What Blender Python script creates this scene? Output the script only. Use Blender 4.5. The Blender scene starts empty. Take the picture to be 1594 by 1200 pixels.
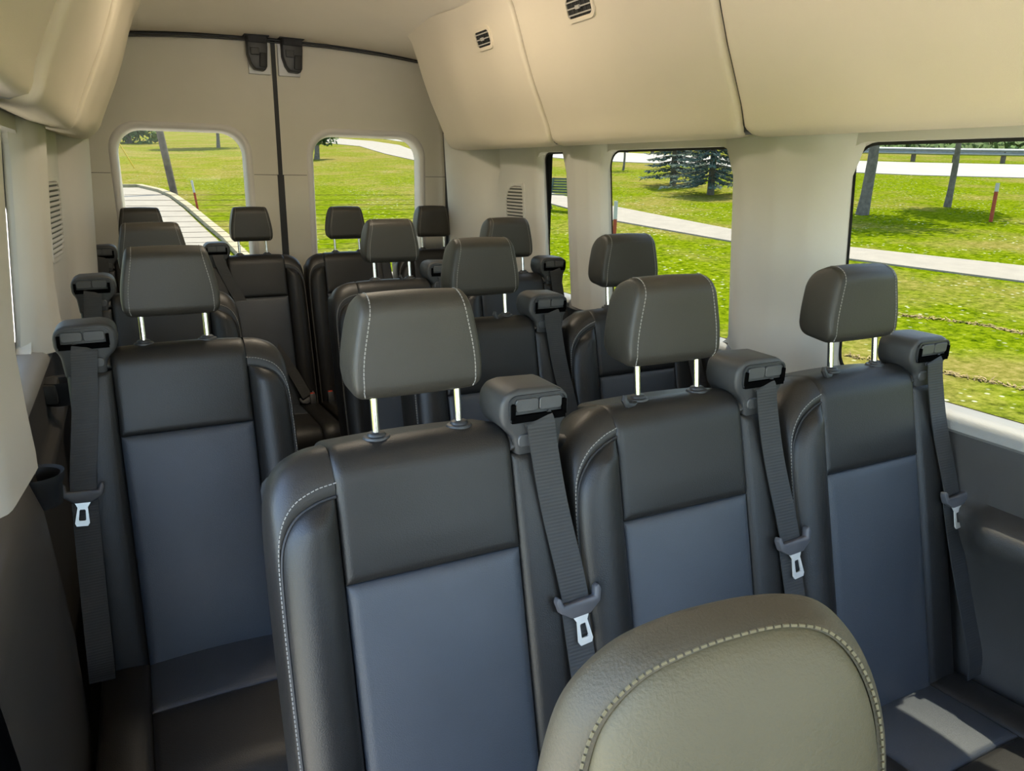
import bpy, bmesh, math, random
from mathutils import Vector, Matrix
random.seed(7)
S = bpy.context.scene
COL = S.collection
PI = math.pi
def rad(a): return math.radians(a)

# ------------------------------------------------------------------ camera
EYE = 1.45
def make_camera():
    p, y, r = rad(16.096), rad(27.018), rad(0.938)
    F = Vector((math.sin(y)*math.cos(p), math.cos(y)*math.cos(p), -math.sin(p)))
    R0 = Vector((math.cos(y), -math.sin(y), 0)); U0 = R0.cross(F)
    R = R0*math.cos(r) + U0*math.sin(r); U = U0*math.cos(r) - R0*math.sin(r)
    cd = bpy.data.cameras.new('camera'); co = bpy.data.objects.new('camera', cd); COL.objects.link(co)
    cd.sensor_width = 36; cd.lens = 1150/1594*36; cd.clip_start = 0.02; cd.clip_end = 600
    M = Matrix((R, U, -F)).transposed().to_4x4(); M.translation = (0, 0, EYE)
    co.matrix_world = M; S.camera = co
make_camera()

# ------------------------------------------------------------------ light
SUN_DIR = Vector((0.31, 0.25, 1.0)).normalized()
w = bpy.data.worlds.new('sky'); S.world = w; w.use_nodes = True
nt = w.node_tree; nt.nodes.clear()
o_ = nt.nodes.new('ShaderNodeOutputWorld'); bg = nt.nodes.new('ShaderNodeBackground'); sk = nt.nodes.new('ShaderNodeTexSky')
sk.sky_type = 'NISHITA'; sk.sun_disc = False; sk.sun_elevation = math.asin(SUN_DIR.z)
sk.sun_rotation = math.atan2(SUN_DIR.x, SUN_DIR.y); sk.air_density = 1.0; sk.dust_density = 1.0; sk.ozone_density = 1.0
nt.links.new(sk.outputs[0], bg.inputs[0]); nt.links.new(bg.outputs[0], o_.inputs[0])
bg.inputs[1].default_value = 0.45
sl = bpy.data.lights.new('sun', 'SUN'); sl.energy = 7.0; sl.angle = rad(0.6); sl.color = (1.0, 0.95, 0.85)
so = bpy.data.objects.new('sun', sl); COL.objects.link(so)
so.rotation_euler = (-SUN_DIR).to_track_quat('-Z', 'Y').to_euler(); so.location = (10, 10, 30)
S.view_settings.view_transform = 'Standard'; S.view_settings.look = 'None'
S.view_settings.gamma = 1.0; S.view_settings.exposure = 2.3; S.view_settings.use_curve_mapping = False
S.cycles.use_denoising = True
S.cycles.max_bounces = 10; S.cycles.diffuse_bounces = 6; S.cycles.transparent_max_bounces = 16
S.cycles.sample_clamp_indirect = 6.0

# ------------------------------------------------------------------ materials
MATS = {}
def mat(name, col, rough=0.6, var=0.0, vscale=8.0, bump=0.0, bscale=200.0, metal=0.0, col2=None, spec=0.5, sheen=0.0, coords='Object'):
    if name in MATS: return MATS[name]
    m = bpy.data.materials.new(name); m.use_nodes = True; n = m.node_tree; N = n.nodes; L = n.links
    b = N['Principled BSDF']
    b.inputs['Base Color'].default_value = (*col, 1); b.inputs['Roughness'].default_value = rough
    b.inputs['Metallic'].default_value = metal; b.inputs['Specular IOR Level'].default_value = spec
    if sheen: b.inputs['Sheen Weight'].default_value = sheen
    tc = N.new('ShaderNodeTexCoord')
    if var > 0 or col2:
        nz = N.new('ShaderNodeTexNoise'); nz.inputs['Scale'].default_value = vscale; nz.inputs['Detail'].default_value = 5
        L.new(tc.outputs[coords], nz.inputs['Vector'])
        cr = N.new('ShaderNodeValToRGB'); e = cr.color_ramp.elements
        c2 = col2 if col2 else tuple(min(1, c*(1+var)) for c in col); c1 = col if col2 else tuple(c*(1-var) for c in col)
        e[0].position = 0.3; e[1].position = 0.7; e[0].color = (*c1, 1); e[1].color = (*c2, 1)
        L.new(nz.outputs['Fac'], cr.inputs['Fac']); L.new(cr.outputs['Color'], b.inputs['Base Color'])
    if bump > 0:
        nb = N.new('ShaderNodeTexNoise'); nb.inputs['Scale'].default_value = bscale; nb.inputs['Detail'].default_value = 3
        L.new(tc.outputs[coords], nb.inputs['Vector'])
        bp = N.new('ShaderNodeBump'); bp.inputs['Strength'].default_value = bump; bp.inputs['Distance'].default_value = 0.002
        L.new(nb.outputs['Fac'], bp.inputs['Height']); L.new(bp.outputs['Normal'], b.inputs['Normal'])
    MATS[name] = m
    return m

LEATHER = mat('black_leather', (0.0120, 0.0112, 0.0105), 0.42, 0.12, 5, 0.25, 520, spec=0.38)
SHEEN_LEATHER = mat('leather_painted_sheen', (0.034, 0.040, 0.050), 0.44, 0.10, 6, 0.35, 700, spec=0.5)  # leather lightened and blued to carry the sky sheen on lower panels
GUSSET = mat('leather_border', (0.015, 0.0135, 0.012), 0.42, 0.1, 6, 0.2, 520, spec=0.4)
HEADL = mat('headrest_leather', (0.029, 0.026, 0.021), 0.46, 0.1, 7, 0.25, 600, spec=0.4)
FRONTL = mat('front_seat_leather', (0.066, 0.053, 0.026), 0.6, 0.1, 9, 0.25, 500)
FRONTB = mat('front_seat_border', (0.043, 0.033, 0.018), 0.6, 0.1, 9, 0.25, 500)
SEAM = mat('seam_thread_dark', (0.012, 0.012, 0.013), 0.7, 0.1, 50)
STITCH = mat('stitch_thread', (0.20, 0.19, 0.175), 0.8, 0.1, 80)
STITCHT = mat('stitch_thread_tan', (0.11, 0.092, 0.052), 0.8, 0.1, 80)
BLACKP = mat('black_plastic', (0.022, 0.023, 0.025), 0.45, 0.15, 20, 0.15, 900)
GUIDEP = mat('guide_plastic', (0.032, 0.032, 0.032), 0.5, 0.1, 20, 0.25, 900)
LIDP = mat('guide_lid_plastic', (0.055, 0.056, 0.057), 0.42, 0.1, 20, 0.2, 900)
HOLE = mat('slot_black', (0.002, 0.002, 0.002), 0.9, 0.1, 20, spec=0.0)
CHROME = mat('chrome_steel', (0.75, 0.75, 0.73), 0.18, 0.04, 30, metal=1.0)
STEEL = mat('tongue_steel', (0.74, 0.73, 0.70), 0.35, 0.05, 40, metal=0.55)
RED = mat('red_plastic', (0.55, 0.05, 0.02), 0.4, 0.1, 30)
TONGUEP = mat('tongue_plastic', (0.060, 0.060, 0.066), 0.5, 0.1, 30)
HEADLINER = mat('headliner_fabric', (0.82, 0.735, 0.595), 0.9, 0.03, 3, 0.35, 700)
DUCTP = mat('duct_trim_fabric', (0.70, 0.62, 0.49), 0.75, 0.03, 2.5, 0.3, 700)
TRIML = mat('light_grey_trim', (0.52, 0.50, 0.455), 0.6, 0.03, 4, 0.2, 900)
DOORP = mat('door_trim_panel', (0.58, 0.545, 0.455), 0.65, 0.03, 4, 0.25, 800)
SURR = mat('window_surround_trim', (0.60, 0.57, 0.53), 0.5, 0.03, 6)
DARKT = mat('dark_trim_plastic', (0.029, 0.0265, 0.024), 0.55, 0.12, 5, 0.3, 700)
RUBBER = mat('black_rubber', (0.010, 0.010, 0.010), 0.6, 0.1, 30)
CARPET = mat('floor_carpet', (0.018, 0.018, 0.019), 0.95, 0.2, 60, 0.5, 300)
WHITEP = mat('white_plate', (0.65, 0.65, 0.63), 0.45, 0.03, 20)
GRILLE = mat('grille_grey', (0.42, 0.40, 0.36), 0.55, 0.05, 20)

# webbing with fine cross ribs
def webbing():
    m = mat('belt_webbing', (0.020, 0.020, 0.020), 0.62, 0.1, 30)
    n = m.node_tree; N = n.nodes; L = n.links
    tc = N.new('ShaderNodeTexCoord'); wv = N.new('ShaderNodeTexWave'); wv.bands_direction = 'Z'; wv.inputs['Scale'].default_value = 60
    L.new(tc.outputs['Object'], wv.inputs['Vector'])
    bp = N.new('ShaderNodeBump'); bp.inputs['Strength'].default_value = 0.25; bp.inputs['Distance'].default_value = 0.001
    L.new(wv.outputs['Fac'], bp.inputs['Height']); L.new(bp.outputs['Normal'], N['Principled BSDF'].inputs['Normal'])
    return m
WEB = webbing()

def glass(name, tint):
    m = bpy.data.materials.new(name); m.use_nodes = True; N = m.node_tree.nodes; L = m.node_tree.links; N.clear()
    o = N.new('ShaderNodeOutputMaterial'); t = N.new('ShaderNodeBsdfTransparent'); g = N.new('ShaderNodeBsdfGlossy')
    nz = N.new('ShaderNodeTexNoise'); nz.inputs['Scale'].default_value = 3.0
    cr = N.new('ShaderNodeValToRGB'); e = cr.color_ramp.elements
    e[0].color = (*[c*0.97 for c in tint], 1); e[1].color = (*tint, 1)
    L.new(nz.outputs['Fac'], cr.inputs['Fac']); L.new(cr.outputs['Color'], t.inputs['Color'])
    g.inputs['Roughness'].default_value = 0.02
    x = N.new('ShaderNodeMixShader'); x.inputs[0].default_value = 0.015
    L.new(t.outputs[0], x.inputs[1]); L.new(g.outputs[0], x.inputs[2]); L.new(x.outputs[0], o.inputs[0])
    return m
GLASS = glass('privacy_glass', (0.20, 0.20, 0.172))
CLEAR = glass('clear_glass', (0.92, 0.94, 0.93))

# ------------------------------------------------------------------ mesh helpers
class MB:
    def __init__(s): s.v = []; s.f = []
    def add(s, vs, fs):
        o = len(s.v); s.v += [tuple(p) for p in vs]; s.f += [tuple(i+o for i in f) for f in fs]; return s
    def grid(s, rows, close_u=False, close_v=False):
        nu, nv = len(rows), len(rows[0]); vs = [p for r in rows for p in r]; fs = []
        for i in range(nu if close_u else nu-1):
            for j in range(nv if close_v else nv-1):
                a, b = (i+1) % nu, (j+1) % nv
                fs.append((i*nv+j, a*nv+j, a*nv+b, i*nv+b))
        return s.add(vs, fs)
    def box(s, x0, x1, y0, y1, z0, z1):
        vs = [(x, y, z) for x in (x0, x1) for y in (y0, y1) for z in (z0, z1)]
        return s.add(vs, [(0,1,3,2),(4,6,7,5),(0,4,5,1),(2,3,7,6),(0,2,6,4),(1,5,7,3)])
    def obox(s, c, ax, ay, az):
        c = Vector(c); vs = [c+sx*Vector(ax)+sy*Vector(ay)+sz*Vector(az) for sx in (-1,1) for sy in (-1,1) for sz in (-1,1)]
        return s.add(vs, [(0,1,3,2),(4,6,7,5),(0,4,5,1),(2,3,7,6),(0,2,6,4),(1,5,7,3)])
    def tube(s, pts, r, n=8, cap=True):
        pts = [Vector(p) for p in pts]; rs = r if isinstance(r, (list, tuple)) else [r]*len(pts)
        rows = []; up = None
        for i, p in enumerate(pts):
            t = (pts[min(i+1, len(pts)-1)] - pts[max(i-1, 0)]).normalized()
            if up is None: up = t.orthogonal().normalized()
            up = (up - t*up.dot(t)).normalized(); sd = t.cross(up)
            rows.append([p + (up*math.cos(2*PI*k/n) + sd*math.sin(2*PI*k/n))*rs[i] for k in range(n)])
        s.grid(rows, close_v=True)
        if cap:
            o = len(s.v) - len(rows)*n
            s.f.append(tuple(o+k for k in range(n))); s.f.append(tuple(o+(len(rows)-1)*n+k for k in reversed(range(n))))
        return s
    def lathe(s, prof, c=(0,0,0), n=20, sx=1, sy=1):
        rows = [[(c[0]+r*sx*math.cos(2*PI*k/n), c[1]+r*sy*math.sin(2*PI*k/n), c[2]+z) for k in range(n)] for r, z in prof]
        return s.grid(rows, close_v=True)
    def mesh(s, name, m, smooth=True, bevel=0.0, bseg=2, angle=40, recalc=True):
        me = bpy.data.meshes.new(name); me.from_pydata(s.v, [], s.f)
        bm = bmesh.new(); bm.from_mesh(me)
        bmesh.ops.remove_doubles(bm, verts=bm.verts, dist=1e-6)
        if recalc: bmesh.ops.recalc_face_normals(bm, faces=bm.faces)
        if bevel > 0:
            es = [e for e in bm.edges if len(e.link_faces) == 2 and e.calc_face_angle(0) > rad(25)]
            bmesh.ops.bevel(bm, geom=es, offset=bevel, segments=bseg, affect='EDGES', profile=0.5, clamp_overlap=True)
        bm.to_mesh(me); bm.free()
        if smooth:
            me.shade_smooth()
            try: me.set_sharp_from_angle(angle=rad(angle))
            except Exception: pass
        me.materials.append(m)
        return me
def obj(name, me, parent=None, loc=None, rz=0):
    o = bpy.data.objects.new(name, me); COL.objects.link(o)
    if parent: o.parent = parent
    if loc: o.location = loc
    if rz: o.rotation_euler.z = rz
    return o
def empty(name, loc=(0,0,0), rz=0):
    o = bpy.data.objects.new(name, None); COL.objects.link(o); o.location = loc; o.rotation_euler.z = rz
    o.empty_display_size = 0.1
    return o
def tag(o, label=None, cat=None, group=None, kind=None):
    if label: o['label'] = label
    if cat: o['category'] = cat
    if group: o['group'] = group
    if kind: o['kind'] = kind
    return o
def poly_prism(outline, y0, y1, m, name, bevel=0.004, bseg=3, mx=1):
    # outline in x,z extruded along y
    b = MB(); n = len(outline); vs = [(x*mx, y0, z) for x, z in outline] + [(x*mx, y1, z) for x, z in outline]
    fs = [tuple(range(n)), tuple(reversed(range(n, 2*n)))] + [(i, (i+1) % n, n+(i+1) % n, n+i) for i in range(n)]
    b.add(vs, fs)
    return b.mesh(name, m, bevel=bevel, bseg=bseg)
def rrect(x0, x1, z0, z1, r, n=8):
    if not isinstance(r, (tuple, list)): r = (r,)*4
    pts = []
    for (cx, cz, a0, rr) in ((x1-r[0], z1-r[0], 0, r[0]), (x0+r[1], z1-r[1], 90, r[1]), (x0+r[2], z0+r[2], 180, r[2]), (x1-r[3], z0+r[3], 270, r[3])):
        for k in range(n+1):
            a = rad(a0 + 90*k/n); pts.append((cx+rr*math.cos(a), cz+rr*math.sin(a)))
    return pts
def plate(outer, holes, mapf, m, name, back=0.0):
    """flat plate with holes; mapf(u,v,d)->xyz; edges of holes turned back by depth"""
    bm = bmesh.new(); es = []
    loops = [outer] + holes
    for lp in loops:
        vs = [bm.verts.new((u, v, 0)) for u, v in lp]
        es += [bm.edges.new((vs[i], vs[(i+1) % len(vs)])) for i in range(len(vs))]
    bmesh.ops.triangle_fill(bm, use_beauty=True, use_dissolve=False, edges=es)
    if back:
        for lp in loops:
            a = [bm.verts.new((u, v, 0)) for u, v in lp]; b = [bm.verts.new((u, v, back)) for u, v in lp]
            for i in range(len(lp)):
                j = (i+1) % len(lp); bm.faces.new((a[i], a[j], b[j], b[i]))
        bmesh.ops.remove_doubles(bm, verts=bm.verts, dist=1e-6)
    for v in bm.verts: v.co = mapf(v.co.x, v.co.y, v.co.z)
    bmesh.ops.recalc_face_normals(bm, faces=bm.faces)
    me = bpy.data.meshes.new(name); bm.to_mesh(me); bm.free(); me.materials.append(m)
    return me
def smoothstep(a, b, x):
    t = max(0, min(1, (x-a)/(b-a))); return t*t*(3-2*t)
def lerp(a, b, t): return a+(b-a)*t
def ramp(pts, x):
    if x <= pts[0][0]: return pts[0][1]
    for (a, va), (b, vb) in zip(pts, pts[1:]):
        if x <= b: return va+(vb-va)*(x-a)/(b-a)
    return pts[-1][1]

# ------------------------------------------------------------------ terrain outside
def sp(v, k): 
    q = v/k
    return v if q > 30 else k*math.log1p(math.exp(q))
def T(x, y): return -0.75 + 0.05*sp(x-2.2, .4) + 0.06*sp(y-5, .5)

def grass_mat():
    m = bpy.data.materials.new('lawn_grass'); m.use_nodes = True; N = m.node_tree.nodes; L = m.node_tree.links
    b = N['Principled BSDF']; b.inputs['Roughness'].default_value = 1.0; b.inputs['Specular IOR Level'].default_value = 0.0
    tc = N.new('ShaderNodeTexCoord')
    def noise(scale, detail=4, rough=0.6):
        n = N.new('ShaderNodeTexNoise'); n.inputs['Scale'].default_value = scale; n.inputs['Detail'].default_value = detail; n.inputs['Roughness'].default_value = rough
        L.new(tc.outputs['Object'], n.inputs['Vector']); return n
    def rampn(src, stops):
        c = N.new('ShaderNodeValToRGB'); e = c.color_ramp.elements
        while len(e) < len(stops): e.new(0.5)
        for el, (p, col) in zip(e, stops): el.position = p; el.color = (*col, 1)
        L.new(src, c.inputs['Fac']); return c
    fine = noise(9.0, 9, 0.75)
    g = rampn(fine.outputs['Fac'], [(0.34, (0.020, 0.038, 0.001)), (0.46, (0.085, 0.125, 0.002)), (0.56, (0.15, 0.19, 0.004)), (0.70, (0.25, 0.27, 0.03))])
    big = noise(0.30, 8, 0.68)
    dry = rampn(fine.outputs['Fac'], [(0.30, (0.085, 0.090, 0.010)), (0.5, (0.19, 0.165, 0.040)), (0.7, (0.32, 0.245, 0.10))])
    bf = rampn(big.outputs['Fac'], [(0.46, (0, 0, 0)), (0.62, (0.9, 0.9, 0.9))])
    sx = N.new('ShaderNodeSeparateXYZ'); L.new(tc.outputs['Object'], sx.inputs[0])
    mr = N.new('ShaderNodeMapRange'); mr.interpolation_type = 'SMOOTHSTEP'; L.new(sx.outputs['Y'], mr.inputs['Value'])
    mr.inputs['From Min'].default_value = 16; mr.inputs['From Max'].default_value = 42; mr.inputs['To Min'].default_value = 0.0; mr.inputs['To Max'].default_value = 0.42
    ad = N.new('ShaderNodeMath'); ad.operation = 'ADD'; ad.use_clamp = True; L.new(bf.outputs['Color'], ad.inputs[0]); L.new(mr.outputs[0], ad.inputs[1])
    mx = N.new('ShaderNodeMix'); mx.data_type = 'RGBA'
    L.new(ad.outputs[0], mx.inputs['Factor']); L.new(g.outputs['Color'], mx.inputs['A']); L.new(dry.outputs['Color'], mx.inputs['B'])
    vo = N.new('ShaderNodeTexVoronoi'); vo.inputs['Scale'].default_value = 7.0; L.new(tc.outputs['Object'], vo.inputs['Vector'])
    cl = rampn(vo.outputs['Distance'], [(0.13, (1, 1, 1)), (0.22, (0, 0, 0))])
    patch = rampn(noise(0.7, 3).outputs['Fac'], [(0.45, (0, 0, 0)), (0.6, (0.8, 0.8, 0.8))])
    mu = N.new('ShaderNodeMath'); mu.operation = 'MULTIPLY'; L.new(cl.outputs['Color'], mu.inputs[0]); L.new(patch.outputs['Color'], mu.inputs[1])
    m2 = N.new('ShaderNodeMix'); m2.data_type = 'RGBA'; m2.inputs['B'].default_value = (0.50, 0.50, 0.36, 1)
    L.new(mu.outputs[0], m2.inputs['Factor']); L.new(mx.outputs['Result'], m2.inputs['A'])
    L.new(m2.outputs['Result'], b.inputs['Base Color'])
    bp = N.new('ShaderNodeBump'); bp.inputs['Strength'].default_value = 0.5; bp.inputs['Distance'].default_value = 0.03
    L.new(fine.outputs['Fac'], bp.inputs['Height']); L.new(bp.outputs['Normal'], b.inputs['Normal'])
    return m
GRASS = grass_mat()
CONC = mat('concrete_path', (0.285, 0.250, 0.205), 0.9, 0.08, 3, 0.3, 40)
ASPH = mat('pale_road', (0.33, 0.305, 0.27), 0.9, 0.06, 1.0, 0.3, 30)
BOUNCE = mat('bounce_pavement', (0.50, 0.44, 0.35), 0.9, 0.06, 1.0, 0.3, 30)  # pavement added with a pale tone to bounce neutral light into the van
KERB = mat('kerb_concrete', (0.33, 0.28, 0.18), 0.9, 0.15, 4, 0.3, 30)
BARK = mat('bark_grey', (0.13, 0.115, 0.095), 0.95, 0.35, 9, 0.8, 40)
POLE = mat('weathered_pole_wood', (0.12, 0.095, 0.075), 0.9, 0.25, 6, 0.6, 40)
LEAF = mat('tree_leaves', (0.055, 0.11, 0.018), 0.7, 0.5, 2.5)
SPRUCE = mat('spruce_needles', (0.055, 0.095, 0.07), 0.8, 0.45, 3)
HEDGE = mat('roadside_shrub_leaves', (0.09, 0.15, 0.03), 0.8, 0.5, 0.8)
STRAW = mat('dry_cut_grass', (0.30, 0.22, 0.09), 0.95, 0.3, 12)
GALV = mat('galvanised_steel', (0.28, 0.30, 0.31), 0.5, 0.1, 5, metal=0.3)
STAKER = mat('stake_red', (0.32, 0.045, 0.012), 0.6, 0.1, 10)
STAKEW = mat('stake_white', (0.45, 0.44, 0.41), 0.6, 0.05, 10)
STAKEY = mat('marker_yellow', (0.50, 0.36, 0.03), 0.6, 0.05, 10)
BENCHM = mat('bench_dark_metal', (0.05, 0.075, 0.05), 0.5, 0.1, 10)

def lawn():
    xs = [-60+4*i for i in range(14)] + [-4+0.8*i for i in range(30)] + [20+3*i for i in range(44)]
    ys = [-40+5*i for i in range(8)] + [0.8*i for i in range(30)] + [24+3*i for i in range(44)]
    b = MB(); b.grid([[(x, y, T(x, y)) for y in ys] for x in xs])
    o = obj('ground', b.mesh('ground', GRASS)); tag(o, 'mown green lawn rising in a gentle hill around the van', 'lawn', kind='structure')
lawn()
def strip(name, left, right, m, h, label, cat, sub=6):
    """a path between two edge lines lying on the terrain"""
    rows = []
    for k in range(len(left)-1):
        for q in range(sub + (1 if k == len(left)-2 else 0)):
            t = q/sub
            a = (lerp(left[k][0], left[k+1][0], t), lerp(left[k][1], left[k+1][1], t)); c = (lerp(right[k][0], right[k+1][0], t), lerp(right[k][1], right[k+1][1], t))
            row = []
            for j in range(9):
                x, y = lerp(a[0], c[0], j/8), lerp(a[1], c[1], j/8); row.append((x, y, T(x, y)+h))
            row = [(row[0][0], row[0][1], row[0][2]-h-.05)] + row + [(row[-1][0], row[-1][1], row[-1][2]-h-.05)]
            rows.append(row)
    b = MB(); b.grid(rows)
    o = obj(name, b.mesh(name, m)); tag(o, label, cat, kind='structure')
    return o
strip('footpath', [(12.77,23.6),(12.4,20.3),(12.35,16.8),(12.33,13.0),(12.7,10.5),(13.9,7.6),(16.5,3.0)],
      [(11.25,21.0),(10.95,17.9),(10.75,15.6),(11.2,11.8),(11.66,9.7),(12.64,6.8),(15.0,2.2)], CONC, 0.03,
      'pale concrete footpath curving across the lawn outside the side windows', 'path')
strip('footpath', [(12.77,23.6),(14.6,33),(16.56,44),(19.67,59),(20.13,67.7),(18.7,80)], [(11.25,21.0),(12.4,29),(14.08,37),(14.87,47.3),(16.36,58.5),(15.43,67.2)], CONC, 0.03,
      'far stretch of the concrete footpath leading up behind the van', 'path')
strip('street', [(44,18),(36.5,26.2),(32.5,32.6),(29.6,38.5),(27.6,45),(26,57),(27,85)],
      [(36,14),(29.6,21.0),(27.0,26.2),(24.8,31.5),(22.4,36.0),(21.4,56),(23.5,85)], ASPH, 0.03,
      'wide pale street running along the top of the lawn', 'street')
strip('driveway', [(-9,29.5),(-3,29.4),(-.26,29.4),(.37,29.5),(.9,27.8),(1.16,26.0),(1.35,23.0),(1.5,18.9),(1.6,16.8),(1.62,14.1),(1.62,8)],
      [(-9,25),(-8,22),(-7,20),(-6.4,18),(-6,16),(-6,14),(-6,13),(-6,12),(-6,10),(-6,8.5),(-6,7)], CONC, 0.02,
      'pale concrete driveway curving away behind the van', 'driveway', sub=4)
strip('added_pavement', [(-6,7.2),(-6,3),(-6,-6),(-6,-25)], [(1.75,8.2),(3.6,4.5),(4.4,-1),(4.4,-25)], BOUNCE, 0.025,
      'pale pavement added around the van to bounce light into it', 'pavement')
def kerb():
    line = [(-9,29.8),(-3,29.75),(-.26,29.75),(.45,29.8),(1.05,27.9),(1.32,26.1),(1.53,23.0),(1.7,18.9),(1.8,16.8),(1.84,14.1),(1.84,8)]
    b = MB(); rows = []
    for i, (x, y) in enumerate(line):
        z = T(x, y)
        rows.append([(x-.12, y-.05, z-.05), (x-.12, y-.05, z+.10), (x+.06, y+.05, z+.11), (x+.10, y+.06, z-.05)])
    b.grid(rows)
    tag(obj('kerb', b.mesh('kerb', KERB, angle=30)), 'worn concrete kerb edging the driveway', 'kerb', kind='structure')
kerb()

def ground_empty(name, x, y, rz=0, dz=0): return empty(name, (x, y, T(x, y)+dz), rz)
def leaf_cloud(n, blobs, size, flat=0.0):
    b = MB()
    for i in range(n):
        (cx, cy, cz, rx, rz) = random.choice(blobs)
        u = Vector((random.gauss(0,1), random.gauss(0,1), random.gauss(0,1))).normalized()*random.random()**.45
        p = Vector((cx+u.x*rx, cy+u.y*rx, cz+u.z*rz))
        a = Vector((random.gauss(0,1), random.gauss(0,1), random.gauss(0,.7))).normalized(); c = a.orthogonal().normalized()
        q = size*random.uniform(.6, 1.3)
        b.add([p-a*q, p+c*q*.5, p+a*q, p-c*q*.5], [(0,1,2,3)])
    return b
def tree(label, x, y, h, trunk_r, crown_r, base=2.0, n=2600, lean=(0,0), leafsize=.16, low=None):
    r = ground_empty('deciduous_tree', x, y); tag(r, label, 'tree', 'young trees on the lawn')
    pts = [(lean[0]*t*h + .05*math.sin(t*7), lean[1]*t*h, t*h*.8-.05) for t in (0,.1,.25,.4,.6,.8,1)]
    b = MB(); b.tube(pts, [trunk_r*1.25, trunk_r, trunk_r*.92, trunk_r*.8, trunk_r*.55, trunk_r*.35, trunk_r*.15], 10)
    obj('trunk', b.mesh('trunk', BARK), r)
    b = MB()
    for k in range(9):
        t = .42+.05*k; a = k*2.4; p0 = Vector((lean[0]*t*h, lean[1]*t*h, t*h*.8)); L_ = crown_r*random.uniform(.5,.9)
        b.tube([p0, p0+Vector((math.cos(a)*L_*.5, math.sin(a)*L_*.5, L_*.35)), p0+Vector((math.cos(a)*L_, math.sin(a)*L_, L_*.8))], [trunk_r*.35, trunk_r*.2, trunk_r*.08], 6)
    obj('branches', b.mesh('branches', BARK), r)
    blobs = []
    for k in range(9):
        a = k*2.4; q = crown_r*.55
        blobs.append((lean[0]*h+math.cos(a)*q*random.uniform(.3,1), lean[1]*h+math.sin(a)*q*random.uniform(.3,1), lerp(base+crown_r*.5, h-crown_r*.3, k/8), crown_r*.55, crown_r*.5))
    if low: blobs += low
    tag(obj('foliage', leaf_cloud(n, blobs, leafsize).mesh('foliage', LEAF, smooth=False, recalc=False), r), kind='stuff')
    return r
tree('grey leaning tree trunk outside the nearest side window, left one', 17.25, 13.67, 7, .14, 2.2, 3.2, lean=(.05,.015))
tree('slim straight young tree outside the nearest side window, right one', 20.76, 13.69, 6, .085, 1.7, 2.7, low=[(0,0,2.5,.45,.5)])
tree('small leafless-stemmed sapling beside the street outside the middle side window', 20.46, 29.25, 3.4, .05, .9, 1.9, n=300, leafsize=.1)
tree('tree trunk on the hill at the top right of the left rear window', 6.48, 61.6, 9, .12, 3.2, 3.4, leafsize=.28)
tree('leafy dark tree at the top left corner of the right rear window', 9.83, 44.1, 5, .14, 1.3, .7, leafsize=.16, low=[(.15,0,1.25,.5,.45),(-.4,0,1.6,.6,.6),(.3,0,1.8,.6,.6)])
tree('distant round tree at the top of the left rear window behind the pole', 0.6, 72, 8, .22, 3.4, -.4, n=3200, leafsize=.3)

def spruce(x, y, h, rad_, label):
    r = ground_empty('spruce_tree', x, y); tag(r, label, 'tree')
    b = MB(); b.tube([(0,0,-.1), (0,0,h*.5), (0,0,h)], [.12, .08, .02], 8); obj('trunk', b.mesh('trunk', BARK), r)
    b = MB(); nb = MB()
    for lv in range(26):
        t = lv/25; z = lerp(.42, h*.97, t); L_ = rad_*(1-t)**.85 + .12
        for k in range(9 if t < .6 else 6):
            a = k*2*PI/9 + lv*.7 + random.uniform(-.25,.25); l2 = L_*random.uniform(.75,1.12)
            tip = Vector((math.cos(a)*l2, math.sin(a)*l2, z - .12*l2)); p0 = Vector((0,0,z+.05))
            nb.tube([p0, tip], [.018, .006], 4)
            nn = int(10+22*l2)
            for q in range(nn):
                u = random.uniform(.15,1); p = p0.lerp(tip, u) + Vector((0,0,-.06*math.sin(u*3)))
                dr = Vector((math.cos(a+random.choice((-1,1))*random.uniform(.4,1.1)), math.sin(a+random.choice((-1,1))*.8), random.uniform(-.5,.25))).normalized()
                sd = dr.orthogonal().normalized(); s_ = random.uniform(.10,.22)
                b.add([p, p+dr*s_*.5+sd*.03, p+dr*s_, p+dr*s_*.5-sd*.03], [(0,1,2,3)])
    obj('branches', nb.mesh('branches', BARK), r)
    tag(obj('needles', b.mesh('needles', SPRUCE, smooth=False, recalc=False), r), kind='stuff')
spruce(16.99, 19.3, 4.6, 1.5, 'blue-green spruce tree outside the middle side window')
spruce(17.9, 22.4, 5.6, 1.0, 'thinner spruce standing just behind the larger blue-green spruce')

def stake(x, y, h, r, label, lean=(0,0), top=.42):
    e = ground_empty('marker_stake', x, y); tag(e, label, 'stake', 'marker stakes on the lawn')
    k = 1-top; f = lambda t: (lean[0]*t*h, lean[1]*t*h, t*h)
    b = MB(); b.tube([(0,0,-.1), f(k)], r, 8); obj('red_shaft', b.mesh('red_shaft', STAKER), e)
    b = MB(); b.tube([f(k), f(1)], r*1.02, 8); obj('white_top', b.mesh('white_top', STAKEW), e)
stake(18.94, 11.31, .92, .045, 'red and white stake on the lawn outside the nearest side window', top=.22)
stake(9.1, 13.2, .82, .04, 'red and white stake close by the path outside the middle side window', top=.45)
stake(1.7, 22.46, .80, .03, 'red and white stake beside the kerb seen through the left rear window', lean=(-.12,0), top=.4)
e = ground_empty('utility_pole', 1.4, 27.1); tag(e, 'dark leaning wooden utility pole beside the kerb behind the van', 'pole')
b = MB(); b.tube([(0,0,-.2), (-.32,0,2.5), (-1.0,0,8)], [.115,.11,.09], 12); obj('shaft', b.mesh('shaft', POLE), e)
b = MB(); b.obox((-1.0,0,7.6), (.9,0,0), (0,.05,0), (0,0,.06)); obj('crossarm', b.mesh('crossarm', POLE), e)
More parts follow.
